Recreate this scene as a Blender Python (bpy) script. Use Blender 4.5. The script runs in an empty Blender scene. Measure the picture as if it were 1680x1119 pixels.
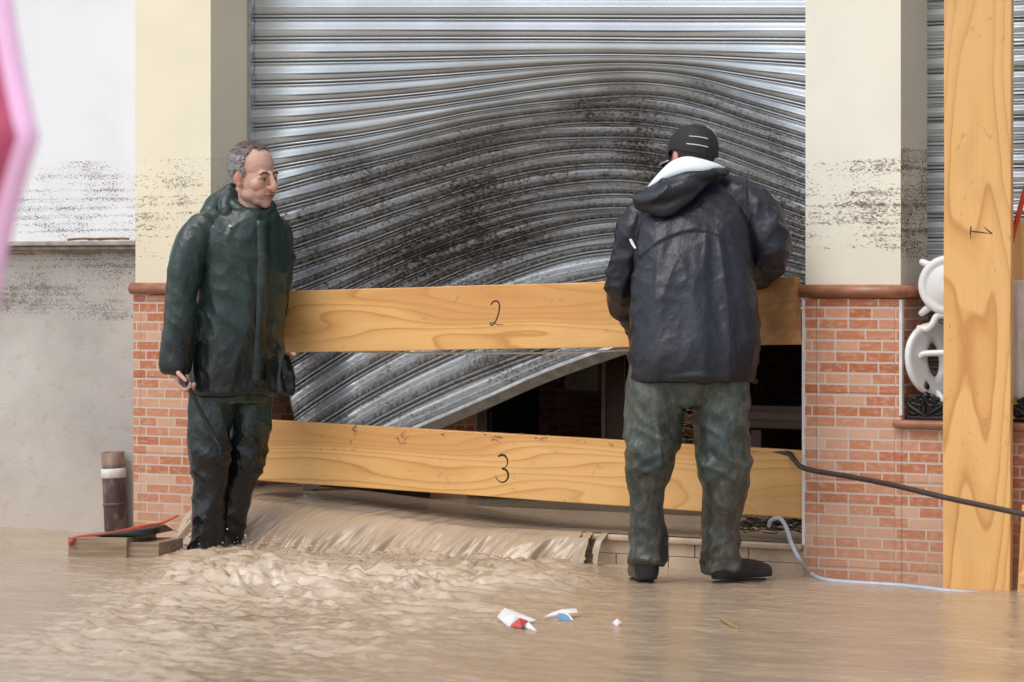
import bpy, math, random
import numpy as np
from mathutils import Matrix, Vector
random.seed(4); rng = np.random.default_rng(7)
S = bpy.context.scene
COL = S.collection
rad = math.radians
# ------------------------------------------------------------------ camera
PW, PH, FPX, HOR = 1680.0, 1119.0, 5356.0, 445.0
TH = rad(33)
Fv = np.array([-math.sin(TH), math.cos(TH), 0.0]); Rv = np.array([math.cos(TH), math.sin(TH), 0.0])
Uv = np.array([0, 0, 1.0])
CAM = -(Fv*12.6 + Rv*(1318-840)/FPX*12.6); CAM[2] = 1.176
cd = bpy.data.cameras.new('camera'); cam = bpy.data.objects.new('camera', cd); COL.objects.link(cam)
cd.sensor_width = 36; cd.lens = 36*FPX/PW; cd.shift_y = -(PH/2-HOR)/PW
cam.location = CAM; cam.rotation_euler = (rad(90), 0, TH)
cd.clip_start = 0.1; cd.clip_end = 2000
cd.dof.use_dof = True; cd.dof.focus_distance = 13.0; cd.dof.aperture_fstop = 5.0
S.camera = cam
# ------------------------------------------------------------------ world, sun, exposure
w = bpy.data.worlds.new('World'); S.world = w; w.use_nodes = True
wn = w.node_tree; wn.nodes.clear()
sky = wn.nodes.new('ShaderNodeTexSky'); sky.sky_type = 'NISHITA'; sky.sun_disc = False
SUN_EL, SUN_AZ = rad(60), rad(196)      # azimuth clockwise from +Y
sky.sun_elevation = SUN_EL; sky.sun_rotation = SUN_AZ
sky.air_density = 1.0; sky.dust_density = 3.0
hs = wn.nodes.new('ShaderNodeHueSaturation'); hs.inputs['Saturation'].default_value = 0.5
bg = wn.nodes.new('ShaderNodeBackground'); bg.inputs['Strength'].default_value = 0.15
wo = wn.nodes.new('ShaderNodeOutputWorld')
wn.links.new(sky.outputs[0], hs.inputs['Color']); wn.links.new(hs.outputs[0], bg.inputs[0]); wn.links.new(bg.outputs[0], wo.inputs[0])
sl = bpy.data.lights.new('sun', 'SUN'); sun = bpy.data.objects.new('sun', sl); COL.objects.link(sun)
sl.energy = .55; sl.angle = rad(40); sl.color = (1, .985, .96)
sd = Vector((math.sin(SUN_AZ)*math.cos(SUN_EL), math.cos(SUN_AZ)*math.cos(SUN_EL), math.sin(SUN_EL)))
sun.rotation_euler = sd.to_track_quat('Z', 'Y').to_euler(); sun.location = sd*30
S.view_settings.view_transform = 'Standard'; S.view_settings.look = 'None'
S.view_settings.gamma = 1; S.view_settings.exposure = 0.54

# ------------------------------------------------------------------ helpers: geometry
def ray(px, py): return Fv + Rv*(px-PW/2)/FPX + Uv*(HOR-py)/FPX
def atY(px, py, Y): d = ray(px, py); return CAM + d*((Y-CAM[1])/d[1])
def atZ(px, py, z): d = ray(px, py); return CAM + d*((z-CAM[2])/d[2])
def atX(px, py, X): d = ray(px, py); return CAM + d*((X-CAM[0])/d[0])
def atD(px, py, D): return CAM + ray(px, py)*D
def xY(px, Y): return atY(px, 500, Y)[0]

_perm = rng.permutation(256); _perm = np.concatenate([_perm, _perm, _perm])
_g = rng.normal(size=(256, 3)); _g /= np.linalg.norm(_g, axis=1)[:, None]
def perlin(p):
    p = np.asarray(p, float); i = np.floor(p).astype(int); f = p-i; i &= 255
    u = f*f*f*(f*(f*6-15)+10); out = 0
    for dx in (0, 1):
        for dy in (0, 1):
            for dz in (0, 1):
                h = _perm[_perm[_perm[(i[:, 0]+dx) & 255]+((i[:, 1]+dy) & 255)]+((i[:, 2]+dz) & 255)]
                gr = _g[h]; d = f-np.array([dx, dy, dz])
                wgt = (u[:, 0] if dx else 1-u[:, 0])*(u[:, 1] if dy else 1-u[:, 1])*(u[:, 2] if dz else 1-u[:, 2])
                out = out + wgt*(gr*d).sum(1)
    return out*1.5
def fbm(p, o=4):
    s = 0; a = 1.0; p = np.asarray(p, float)
    for k in range(o): s = s + a*perlin(p*(2**k)+k*17.3); a *= .5
    return s
def ridge(p, pw=3): return (1-np.clip(np.abs(perlin(p))*1.6, 0, 1))**pw
def sstep(a, b, x): t = np.clip((x-a)/(b-a), 0, 1); return t*t*(3-2*t)
def gauss(x, c, s): return np.exp(-((x-c)/s)**2)

FR = {}
def frame(o): return FR.get(o.name, Matrix.Identity(4)) if o else Matrix.Identity(4)
def tag(o, label=None, cat=None, group=None, kind=None):
    if label: o['label'] = label
    if cat: o['category'] = cat
    if group: o['group'] = group
    if kind: o['kind'] = kind
    return o
def thing(name, label, cat, loc=(0, 0, 0), rz=0, group=None):
    o = bpy.data.objects.new(name, None); COL.objects.link(o); o.empty_display_size = .1
    o.location = loc; o.rotation_euler = (0, 0, rz)
    FR[o.name] = Matrix.Translation(Vector(loc)) @ Matrix.Rotation(rz, 4, 'Z')
    return tag(o, label, cat, group)
def mesh(name, V, Fc, smooth=True):
    me = bpy.data.meshes.new(name)
    if isinstance(Fc, np.ndarray):
        n = len(V); k = Fc.shape[1]; m = len(Fc)
        me.vertices.add(n); me.vertices.foreach_set('co', np.asarray(V, np.float32).ravel())
        me.loops.add(m*k); me.loops.foreach_set('vertex_index', Fc.astype(np.int32).ravel())
        me.polygons.add(m); me.polygons.foreach_set('loop_start', np.arange(0, m*k, k, dtype=np.int32))
        me.update(calc_edges=True); me.validate()
    else:
        me.from_pydata([tuple(map(float, v)) for v in V], [], [tuple(map(int, f)) for f in Fc]); me.update()
    if len(me.polygons): me.polygons.foreach_set('use_smooth', [bool(smooth)]*len(me.polygons))
    me.update()
    return me
def mk(name, VF, mat, parent=None, smooth=True, world=True, bevel=0, col=None):
    V, Fc = VF; V = np.asarray(V, float)
    if parent is not None and world:
        Mi = np.array(frame(parent).inverted()); V = V @ Mi[:3, :3].T + Mi[:3, 3]
    me = mesh(name, V, Fc, smooth)
    if col is not None:
        ca = me.color_attributes.new('Col', 'FLOAT_COLOR', 'POINT')
        ca.data.foreach_set('color', np.concatenate([col, np.ones((len(col), 1))], 1).astype(np.float32).ravel())
    me.materials.append(mat)
    o = bpy.data.objects.new(name, me); COL.objects.link(o)
    if parent is not None:
        o.parent = parent; FR[o.name] = frame(parent)
    if bevel:
        b = o.modifiers.new('bevel', 'BEVEL'); b.width = bevel; b.segments = 2; b.limit_method = 'ANGLE'
    return o
def join(parts):
    V = []; Fc = []; n = 0
    for v, f in parts:
        V.append(np.asarray(v, float)); Fc += [tuple(int(i)+n for i in q) for q in f]; n += len(v)
    return np.concatenate(V), Fc
def box(x0, x1, y0, y1, z0, z1):
    V = [(x0, y0, z0), (x1, y0, z0), (x1, y1, z0), (x0, y1, z0), (x0, y0, z1), (x1, y0, z1), (x1, y1, z1), (x0, y1, z1)]
    return np.array(V, float), [(0, 3, 2, 1), (4, 5, 6, 7), (0, 1, 5, 4), (1, 2, 6, 5), (2, 3, 7, 6), (3, 0, 4, 7)]
def xform(VF, M):
    V, Fc = VF; M = np.array(M); return np.asarray(V) @ M[:3, :3].T + M[:3, 3], Fc
def grid_faces(nu, nv):
    a = np.arange(nu*nv).reshape(nu, nv)
    return np.stack([a[:-1, :-1], a[1:, :-1], a[1:, 1:], a[:-1, 1:]], -1).reshape(-1, 4)
def loft(rings, caps=True):
    n = len(rings[0]); V = np.concatenate(rings); Fc = []
    for k in range(len(rings)-1):
        for i in range(n):
            j = (i+1) % n; Fc.append((k*n+i, k*n+j, (k+1)*n+j, (k+1)*n+i))
    if caps:
        Fc.append(tuple(range(n))[::-1]); Fc.append(tuple((len(rings)-1)*n+i for i in range(n)))
    return V, Fc
def resample(P, k):
    P = np.asarray(P, float); out = []; n = len(P)
    for i in range(n-1):
        p0, p1, p2, p3 = P[max(i-1, 0)], P[i], P[i+1], P[min(i+2, n-1)]
        for t in np.linspace(0, 1, k, endpoint=False):
            out.append(.5*((2*p1)+(-p0+p2)*t+(2*p0-5*p1+4*p2-p3)*t*t+(-p0+3*p1-3*p2+p3)*t**3))
    out.append(P[-1]); return np.array(out)
def tube(path, r, n=12, k=4, flat=1.0, round_end=True):
    P = np.asarray(path, float); r = np.full(len(P), r) if np.isscalar(r) else np.asarray(r, float)
    Q = resample(np.concatenate([P, r[:, None]], 1), k) if k > 1 and len(P) > 1 else np.concatenate([P, r[:, None]], 1)
    C = Q[:, :3]; rr = np.maximum(Q[:, 3], 1e-4)
    T = np.gradient(C, axis=0); T /= np.linalg.norm(T, axis=1)[:, None]+1e-12
    up = np.array([0, 0, 1.0]) if abs(T[0][2]) < .9 else np.array([0, 1.0, 0])
    N = np.cross(T[0], up); N /= np.linalg.norm(N)
    a = np.linspace(0, 2*math.pi, n, endpoint=False); rings = []
    for i in range(len(C)):
        N = N-T[i]*N.dot(T[i]); N /= np.linalg.norm(N); B = np.cross(T[i], N)
        ring = lambda c, s: c+s*(np.cos(a)[:, None]*N+flat*np.sin(a)[:, None]*B)
        if i == 0 and round_end:
            for q in (.95, .7, .35): rings.append(ring(C[0]-T[0]*rr[0]*math.sin(math.acos(math.sqrt(1-q*q)))*.9, rr[0]*math.sqrt(1-q*q)))
        rings.append(ring(C[i], rr[i]))
        if i == len(C)-1 and round_end:
            for q in (.35, .7, .95): rings.append(ring(C[i]+T[i]*rr[i]*q*.9, rr[i]*math.sqrt(1-q*q)))
    return loft(rings)
def ellipsoid(c, r, n=36, m=20, M=None):
    rings = []
    for i in range(m+1):
        t = -math.pi/2+math.pi*i/m; t = max(min(t, 1.5), -1.5)
        a = np.linspace(0, 2*math.pi, n, endpoint=False)
        rings.append(np.stack([r[0]*np.cos(a)*math.cos(t), r[1]*np.sin(a)*math.cos(t), np.full(n, r[2]*math.sin(t))], 1))
    V, Fc = loft(rings)
    if M is not None: V = V @ np.array(M)[:3, :3].T
    return V+np.array(c), Fc
def lathe(prof, n=32):
    a = np.linspace(0, 2*math.pi, n, endpoint=False)
    return loft([np.stack([r*np.cos(a), r*np.sin(a), np.full(n, z)], 1) for r, z in prof])
def fuse(parts, voxel, it=3, lam=.5):
    V, Fc = join(parts); me = mesh('tmp', V, Fc); o = bpy.data.objects.new('tmp', me); COL.objects.link(o)
    m = o.modifiers.new('r', 'REMESH'); m.mode = 'VOXEL'; m.voxel_size = voxel
    dg = bpy.context.evaluated_depsgraph_get(); ev = o.evaluated_get(dg); e = bpy.data.meshes.new_from_object(ev)
    n = len(e.vertices); V = np.empty(n*3, np.float32); e.vertices.foreach_get('co', V); V = V.reshape(-1, 3).astype(float)
    L = np.empty(len(e.loops), np.int32); e.loops.foreach_get('vertex_index', L)
    tot = np.empty(len(e.polygons), np.int32); e.polygons.foreach_get('loop_total', tot)
    st = np.empty(len(e.polygons), np.int32); e.polygons.foreach_get('loop_start', st)
    q = st[tot == 4]; Fq = np.stack([L[q+i] for i in range(4)], 1)
    bpy.data.objects.remove(o); bpy.data.meshes.remove(me); bpy.data.meshes.remove(e)
    return smoothV(V, Fq, it, lam), Fq
def smoothV(V, Fq, it, lam=.5):
    E = np.concatenate([Fq[:, [0, 1]], Fq[:, [1, 2]], Fq[:, [2, 3]], Fq[:, [3, 0]]])
    a = np.concatenate([E[:, 0], E[:, 1]]); b = np.concatenate([E[:, 1], E[:, 0]])
    cnt = np.maximum(np.bincount(a, minlength=len(V)), 1)[:, None]
    for _ in range(it):
        s = np.stack([np.bincount(a, weights=V[b, k], minlength=len(V)) for k in range(3)], 1)/cnt
        V = V+lam*(s-V)
    return V
def normals(V, Fq):
    d = np.cross(V[Fq[:, 2]]-V[Fq[:, 0]], V[Fq[:, 3]]-V[Fq[:, 1]]); N = np.zeros_like(V)
    for k in range(4):
        for c in range(3): N[:, c] += np.bincount(Fq[:, k], weights=d[:, c], minlength=len(V))
    return N/(np.linalg.norm(N, axis=1)[:, None]+1e-12)

# ------------------------------------------------------------------ helpers: materials
class NT:
    def __init__(s, name, rough=.6, metal=0., spec=.5):
        s.m = bpy.data.materials.new(name); s.m.use_nodes = True; s.t = s.m.node_tree
        s.b = s.t.nodes['Principled BSDF']; s.set('Roughness', rough); s.set('Metallic', metal); s.set('Specular IOR Level', spec)
    def set(s, k, v):
        if isinstance(v, bpy.types.NodeSocket): s.t.links.new(v, s.b.inputs[k])
        else: s.b.inputs[k].default_value = (*v, 1) if isinstance(v, (tuple, list)) and len(v) == 3 and s.b.inputs[k].type == 'RGBA' else v
    def n(s, t, **k):
        o = s.t.nodes.new(t)
        for a, v in k.items(): setattr(o, a, v)
        return o
    def lk(s, v, sock):
        if isinstance(v, bpy.types.NodeSocket): s.t.links.new(v, sock)
        elif sock.type == 'RGBA' and isinstance(v, (tuple, list)) and len(v) == 3: sock.default_value = (*v, 1)
        else: sock.default_value = v
    def pos(s): return s.n('ShaderNodeNewGeometry').outputs['Position']
    def obj(s): return s.n('ShaderNodeTexCoord').outputs['Object']
    def sep(s, v): o = s.n('ShaderNodeSeparateXYZ'); s.lk(v, o.inputs[0]); return o.outputs
    def comb(s, x, y, z):
        o = s.n('ShaderNodeCombineXYZ')
        for i, v in enumerate((x, y, z)): s.lk(v, o.inputs[i])
        return o.outputs[0]
    def scl(s, v, k, off=(0, 0, 0)):
        o = s.n('ShaderNodeMapping'); s.lk(v, o.inputs[0]); o.inputs['Scale'].default_value = k; o.inputs['Location'].default_value = off; return o.outputs[0]
    def noise(s, v, sc=1, det=4, ro=.55, dist=0, ty='FBM'):
        o = s.n('ShaderNodeTexNoise', noise_type=ty); s.lk(v, o.inputs['Vector']); o.inputs['Scale'].default_value = sc
        o.inputs['Detail'].default_value = det; o.inputs['Roughness'].default_value = ro; o.inputs['Distortion'].default_value = dist
        return o.outputs['Fac']
    def math(s, op, a, b=0., c=0., clamp=False):
        o = s.n('ShaderNodeMath', operation=op, use_clamp=clamp)
        for i, v in enumerate((a, b, c)): s.lk(v, o.inputs[i])
        return o.outputs[0]
    def step(s, v, a, b, lo=0., hi=1.):
        o = s.n('ShaderNodeMapRange', interpolation_type='SMOOTHSTEP'); s.lk(v, o.inputs['Value'])
        for i, q in zip((1, 2, 3, 4), (a, b, lo, hi)): o.inputs[i].default_value = q
        return o.outputs[0]
    def mix(s, f, a, b, bt='MIX'):
        o = s.n('ShaderNodeMix', data_type='RGBA', blend_type=bt); s.lk(f, o.inputs[0]); s.lk(a, o.inputs[6]); s.lk(b, o.inputs[7]); return o.outputs[2]
    def ramp(s, v, st):
        o = s.n('ShaderNodeValToRGB'); s.lk(v, o.inputs[0]); e = o.color_ramp.elements
        while len(e) < len(st): e.new(.5)
        for q, (p, c) in zip(e, st): q.position = p; q.color = (*c, 1) if len(c) == 3 else c
        return o.outputs[0]
    def bump(s, h, st=.3, d=.01):
        o = s.n('ShaderNodeBump'); o.inputs['Strength'].default_value = st; o.inputs['Distance'].default_value = d
        s.lk(h, o.inputs['Height']); s.t.links.new(o.outputs[0], s.b.inputs['Normal'])

def plain(name, c, rough=.6, metal=0., var=.25, sc=25., bump=.1, spec=.5):
    m = NT(name, rough, metal, spec); o = m.obj(); f = m.noise(o, sc, 5)
    m.set('Base Color', m.mix(m.step(f, .3, .7), tuple(x*(1-var) for x in c), tuple(min(1, x*(1+var*.5)) for x in c)))
    m.bump(m.noise(o, sc*4, 3), bump, .004); return m.m

MUD = (.16, .11, .07)
def dirt_mask(m, lines, z0, z1, amount=0.0):
    """flood debris left in level lines on a wall"""
    p = m.pos(); z = m.sep(p)[2]
    warp = m.math('MULTIPLY', m.math('SUBTRACT', m.noise(m.scl(p, (3, 3, 3)), 1, 3), .5), .03)
    zz = m.math('ADD', z, warp)
    fine = m.noise(m.scl(p, (85, 85, 170)), 1, 4, .62)
    row = m.noise(m.comb(0., 0., m.math('MULTIPLY', zz, 62.)), 1, 2, .7)
    patch = m.noise(m.scl(p, (5, 5, 9)), 1, 3)
    v = m.math('ADD', m.math('MULTIPLY', fine, .60), m.math('ADD', m.math('MULTIPLY', row, .20), m.math('MULTIPLY', patch, .30)))
    band = m.math('MULTIPLY', m.step(z, z0, z0+.2), m.step(z, z1-.02, z1+.012, 1, 0))
    v = m.math('ADD', v, m.math('MULTIPLY', m.math('SUBTRACT', band, 1.), .5))
    for zl, a in lines:
        g = m.math('DIVIDE', m.math('SUBTRACT', zz, zl), .008); g = m.math('POWER', 2.718, m.math('MULTIPLY', m.math('MULTIPLY', g, g), -1.))
        v = m.math('ADD', v, m.math('MULTIPLY', g, a*.55))
    big_ = m.noise(m.scl(p, (1.7, 1.7, 6)), 1, 3); v = m.math('ADD', v, m.math('MULTIPLY', m.math('SUBTRACT', big_, .5), .22))
    return m.math('MULTIPLY', m.step(v, .585-amount, .66-amount), m.step(m.noise(m.scl(p, (30, 30, 60)), 1, 3), .3, .65, .45, 1.))
def plaster(name, c, lines, z0, z1, amount=0., wash=.3):
    m = NT(name, .85, spec=.25); p = m.pos(); z = m.sep(p)[2]
    soft = m.noise(p, 2.2, 5)
    base = m.mix(m.step(soft, .35, .7), c, tuple(x*.93 for x in c))
    low = m.math('MULTIPLY', m.step(z, z1, z1-.5), m.math('MULTIPLY', m.noise(m.scl(p, (4, 4, 10)), 1, 5), wash))
    base = m.mix(low, base, (c[0]*.72, c[1]*.62, c[2]*.46))
    m.set('Base Color', m.mix(m.math('MULTIPLY', dirt_mask(m, lines, z0, z1, amount), .93), base, (.135, .10, .075)))
    m.bump(m.noise(p, 160, 4), .25, .003); return m.m
M_white = plaster('white_render', (.82, .84, .86), [(1.69, .15), (1.60, .06), (1.54, .08), (1.50, .1), (1.46, .09), (1.42, .1), (1.39, .09), (1.36, .1), (1.31, .09)], 1.15, 1.69, .006, .1)
M_cream = plaster('cream_paint', (.86, .80, .62), [(1.70, .19), (1.62, .06), (1.55, .07), (1.50, .08), (1.47, .1), (1.43, .08), (1.41, .12), (1.37, .1), (1.33, .08), (1.24, .14)], 1.08, 1.69, -.002, .45)
M_cream_r = plaster('cream_paint_right', (.84, .81, .69), [(1.59, .06), (1.56, .09), (1.47, .09), (1.43, .08), (1.36, .08), (1.31, .09), (1.27, .1), (1.21, .13)], 1.08, 1.62, .0, .35)
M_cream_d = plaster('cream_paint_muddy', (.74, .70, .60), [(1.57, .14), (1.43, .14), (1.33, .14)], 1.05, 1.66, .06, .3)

def concrete():
    m = NT('grey_cement_render', .8, spec=.3); p = m.pos(); z = m.sep(p)[2]
    a = m.noise(p, 1.8, 7, .6); b = m.noise(m.scl(p, (14, 14, 22)), 1, 6)
    base = m.ramp(a, [(.3, (.37, .345, .32)), (.5, (.46, .43, .395)), (.7, (.55, .52, .48))])
    base = m.mix(m.step(b, .55, .75, 0, .5), base, (.36, .31, .26))
    base = m.mix(m.math('MULTIPLY', m.step(z, .55, .05), .5), base, (.50, .42, .34))
    dk = dirt_mask(m, [(1.26, .2), (1.2, .1), (1.1, .08)], .8, 1.28, .04)
    m.set('Base Color', m.mix(m.math('MULTIPLY', dk, .75), base, (.10, .08, .06)))
    m.bump(m.math('ADD', a, m.noise(p, 90, 4)), .3, .006); return m.m
M_conc = concrete()

def brick_mat():
    m = NT('brick_look_tile', .42, spec=.4); p = m.pos(); x, y, z = m.sep(p)
    u = m.math('ADD', x, m.math('MULTIPLY', y, 1.0)); v = m.comb(m.math('ADD', u, 20.03), m.math('ADD', z, 3.018), 0.)
    b = m.n('ShaderNodeTexBrick'); m.lk(v, b.inputs['Vector']); b.offset = .43; b.squash = .78; b.squash_frequency = 3
    b.inputs['Scale'].default_value = 1; b.inputs['Brick Width'].default_value = .128; b.inputs['Row Height'].default_value = .0418
    b.inputs['Mortar Size'].default_value = .0042; b.inputs['Mortar Smooth'].default_value = .25; b.inputs['Bias'].default_value = 0
    b.inputs['Color1'].default_value = (0, 0, 0, 1); b.inputs['Color2'].default_value = (1, 1, 1, 1); b.inputs['Mortar'].default_value = (.5, .5, .5, 1)
    rnd = m.sep(b.outputs['Color'])[0]
    row = m.n('ShaderNodeTexWhiteNoise', noise_dimensions='1D'); m.lk(m.math('FLOOR', m.math('DIVIDE', m.math('ADD', z, 3.018), .0418)), row.inputs['W'])
    mixr = m.math('ADD', m.math('MULTIPLY', rnd, .62), m.math('MULTIPLY', row.outputs['Value'], .38))
    cl = m.ramp(mixr, [(.15, (.44, .135, .06)), (.38, (.50, .18, .085)), (.6, (.54, .235, .13)), (.8, (.60, .33, .21)), (.95, (.64, .42, .30))])
    n = m.noise(m.scl(p, (30, 30, 60)), 1, 5)
    cl = m.mix(m.step(n, .45, .72, 0, .6), cl, (.64, .42, .31))
    cl = m.mix(b.outputs['Fac'], cl, m.mix(n, (.62, .50, .41), (.56, .49, .43)))
    tz = m.math('FRACT', m.math('DIVIDE', m.math('ADD', z, .292), .334)); tx = m.math('FRACT', m.math('DIVIDE', m.math('ADD', u, 4.3), .335))
    j = m.math('MAXIMUM', m.step(tz, .0035, .010, 1, 0), m.step(tx, .004, .010, 1, 0))
    cl = m.mix(m.math('MULTIPLY', j, .8), cl, (.22, .14, .10))
    low = m.math('MULTIPLY', m.step(z, .5, .02), m.math('MULTIPLY', m.noise(m.scl(p, (3, 3, 6)), 1, 5), .75))
    cl = m.mix(low, cl, (.46, .30, .20))
    m.set('Base Color', cl)
    m.bump(m.math('ADD', m.math('MULTIPLY', b.outputs['Fac'], -.7), m.math('SUBTRACT', m.math('MULTIPLY', n, .4), j)), .35, .004)
    return m.m
M_brick = brick_mat()
M_cap = plain('terracotta_tile', (.34, .14, .075), .35, var=.3, sc=14)
M_trim = plain('white_trim', (.72, .71, .68), .45, var=.12)
M_ledge = plain('weathered_stone', (.36, .32, .28), .8, var=.35, sc=18, bump=.4)

def steel(name, mud0, mudz, base=(.58, .63, .665)):
    m = NT(name, .42, .9); p = m.pos(); z = m.sep(p)[2]; o = m.obj()
    uvn = m.n('ShaderNodeUVMap').outputs[0]
    lon = m.noise(m.scl(uvn, (3, 40, 1)), 1, 4); big = m.noise(m.scl(p, (2.2, 2, 3)), 1, 5)
    sp = m.noise(m.scl(p, (60, 60, 80)), 1, 5, .65)
    U, V, _ = m.sep(uvn)
    V2 = m.math('ADD', V, m.math('ADD', m.math('MULTIPLY', m.math('MINIMUM', m.math('SUBTRACT', U, 1.04), 1.6), mudz[4]), m.math('MULTIPLY', m.math('SUBTRACT', big, .5), 5.)))
    band = m.math('MULTIPLY', m.step(V2, mudz[0], mudz[1]), m.step(V, mudz[2], mudz[3], 1, .8))
    k = m.math('ADD', m.math('MULTIPLY', sp, .5), m.math('MULTIPLY', big, .35)); k = m.math('ADD', k, m.math('MULTIPLY', m.math('SUBTRACT', lon, .5), .35))
    film = m.math('MULTIPLY', band, m.step(k, .22, .50, .42, .93))
    clot = m.math('MULTIPLY', band, m.step(m.math('ADD', k, m.math('MULTIPLY', band, .07)), .525, .575))
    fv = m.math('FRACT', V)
    drip = m.math('MULTIPLY', m.step(fv, .40, .60), m.step(fv, .68, .60, 0, 1)) if False else m.math('MULTIPLY', m.step(fv, .40, .58), m.step(fv, .60, .69, 1, 0))
    dash = m.step(m.noise(m.comb(m.math('MULTIPLY', U, 70.), m.math('MULTIPLY', V, 2.2), 0.), 1, 3, .6), .44, .56)
    clot = m.math('MAXIMUM', clot, m.math('MULTIPLY', band, m.math('MULTIPLY', drip, m.math('MULTIPLY', dash, .8))))
    film = m.math('MULTIPLY', film, m.step(fv, .02, .12, .35, 1.)); film = m.math('MULTIPLY', film, m.step(lon, .35, .65, 1., .72))
    c = m.mix(m.step(big, .3, .7), base, tuple(x*.8 for x in base))
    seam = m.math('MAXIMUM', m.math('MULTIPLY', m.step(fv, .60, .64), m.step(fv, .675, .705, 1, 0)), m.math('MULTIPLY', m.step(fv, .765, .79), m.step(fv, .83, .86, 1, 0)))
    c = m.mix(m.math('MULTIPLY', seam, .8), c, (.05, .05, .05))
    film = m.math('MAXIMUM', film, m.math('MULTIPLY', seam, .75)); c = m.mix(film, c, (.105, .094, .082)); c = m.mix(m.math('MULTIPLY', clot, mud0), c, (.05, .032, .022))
    m.set('Base Color', c)
    m.set('Metallic', m.math('SUBTRACT', .88, m.math('MULTIPLY', m.math('MAXIMUM', film, clot), .72)))
    m.set('Roughness', m.math('ADD', m.step(lon, .3, .7, .33, .46), m.math('MULTIPLY', m.math('MAXIMUM', film, clot), .25)))
    m.bump(m.math('ADD', m.math('MULTIPLY', sp, .4), m.math('MULTIPLY', clot, .8)), .4, .004); return m.m
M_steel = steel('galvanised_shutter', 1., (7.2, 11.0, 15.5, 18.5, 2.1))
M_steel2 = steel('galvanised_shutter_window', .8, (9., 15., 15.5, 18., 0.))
M_rail = plain('galvanised_rail', (.5, .52, .53), .4, .85)

def pine(name, seed, vertical=False, wet=0., k=1.0):
    m = NT(name, .48, spec=.35); o = m.obj(); x, y, z = m.sep(o)
    if vertical: x, z = z, x
    co = m.comb(m.math('MULTIPLY', x, .58), m.math('MULTIPLY', z, 3.9), m.math('ADD', m.math('MULTIPLY', y, 3.), seed))
    h = m.noise(co, 1, 1.2, .4, .35)
    wob = m.noise(m.comb(m.math('MULTIPLY', x, 5.), m.math('MULTIPLY', z, 9.), seed+3.), 1, 2)
    h2 = m.math('ADD', h, m.math('ADD', m.math('MULTIPLY', z, .9), m.math('MULTIPLY', wob, .024)))
    fr = m.math('FRACT', m.math('MULTIPLY', h2, 17.*k))
    cl = m.ramp(fr, [(0., (.80, .47, .17)), (.40, (.81, .475, .175)), (.78, (.74, .40, .13)), (.93, (.60, .28, .085)), (1., (.79, .455, .165))])
    heart = m.step(h, .50, .57)
    cl = m.mix(m.math('MULTIPLY', heart, .62), cl, (.62, .29, .09))
    gl = m.noise(m.comb(m.math('MULTIPLY', x, .5), m.math('MULTIPLY', z, 2.), seed+8.), 1, 2); cl = m.mix(m.step(gl, .35, .6, .45, 0.), cl, (.73, .45, .19))
    fine = m.noise(m.comb(m.math('MULTIPLY', x, 4.), m.math('MULTIPLY', z, 210.), m.math('MULTIPLY', y, 100.)), 1, 3)
    cl = m.mix(m.step(fine, .4, .75, 0, .22), cl, m.mix(.5, cl, (.35, .16, .05)))
    blot = m.noise(m.comb(m.math('MULTIPLY', x, 3.), m.math('MULTIPLY', z, 7.), seed), 1, 4)
    cl = m.mix(m.step(blot, .5, .8, 0, .35), cl, (.50, .27, .09))
    spk = m.noise(m.comb(m.math('MULTIPLY', x, 45.), m.math('MULTIPLY', z, 75.), m.math('ADD', m.math('MULTIPLY', y, 40.), seed)), 1, 3, .6)
    cl = m.mix(m.step(spk, .735, .775, 0, .85), cl, (.06, .04, .025))
    spl = m.noise(m.comb(m.math('MULTIPLY', x, 16.), m.math('MULTIPLY', z, 22.), m.math('ADD', m.math('MULTIPLY', y, 20.), seed)), 1, 6, .7, .5)
    cl = m.mix(m.step(spl, .60, .70, 0, .5), cl, (.33, .22, .13))
    if wet:
        e = m.math('MULTIPLY', m.step(x, wet, wet+.3), m.step(m.noise(o, 6, 5), .3, .6, .45, .95)); cl = m.mix(e, cl, (.24, .11, .045))
    m.set('Base Color', cl)
    m.set('Roughness', m.step(blot, .4, .7, .5, .36))
    m.bump(m.math('ADD', m.math('MULTIPLY', fr, .4), fine), .12, .002); return m.m
M_ink = plain('black_marker', (.012, .01, .01), .5, var=.1)

def mudwater(name, foam=.35, rough=.16, attr=False, fw_=1., bst=.35):
    m = NT(name, rough, spec=.5); p = m.pos()
    a = m.noise(m.scl(p, (1.4, 3.2, 2)), 1, 6, .6, .6); f = m.noise(m.scl(p, (9, 26, 14)), 1, 6, .65, .8)
    c = m.ramp(a, [(.3, (.36, .268, .180)), (.55, (.43, .325, .222)), (.75, (.49, .375, .262))])
    if attr:
        at = m.n('ShaderNodeAttribute', attribute_name='Col'); fo = m.sep(at.outputs['Color'])[0]
        fm = m.math('MULTIPLY', m.step(m.math('ADD', m.math('MULTIPLY', f, fw_), m.math('MULTIPLY', fo, .45)), .30+.28*fw_, .62+.25*fw_), fo)
    else: fm = m.math('MULTIPLY', m.step(f, .56, .78), foam)
    c = m.mix(fm, c, (.57, .46, .345)); m.set('Base Color', c)
    if attr: m.set('Roughness', m.math('ADD', rough, m.math('MULTIPLY', fo, .16)))
    rip = m.noise(m.scl(p, (7, 22, 10)), 1, 5, .6, .4)
    m.bump(m.math('ADD', rip, m.math('MULTIPLY', f, .6)), bst, .012); return m.m
M_water = mudwater('muddy_flood_water', attr=True, rough=.11)
M_fall = mudwater('muddy_falling_water', attr=True, rough=.12, fw_=.35, bst=.16)
M_inwater = mudwater('muddy_standing_water', .1, .08)
M_drop = plain('muddy_drops', (.50, .39, .29), .1)

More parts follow.
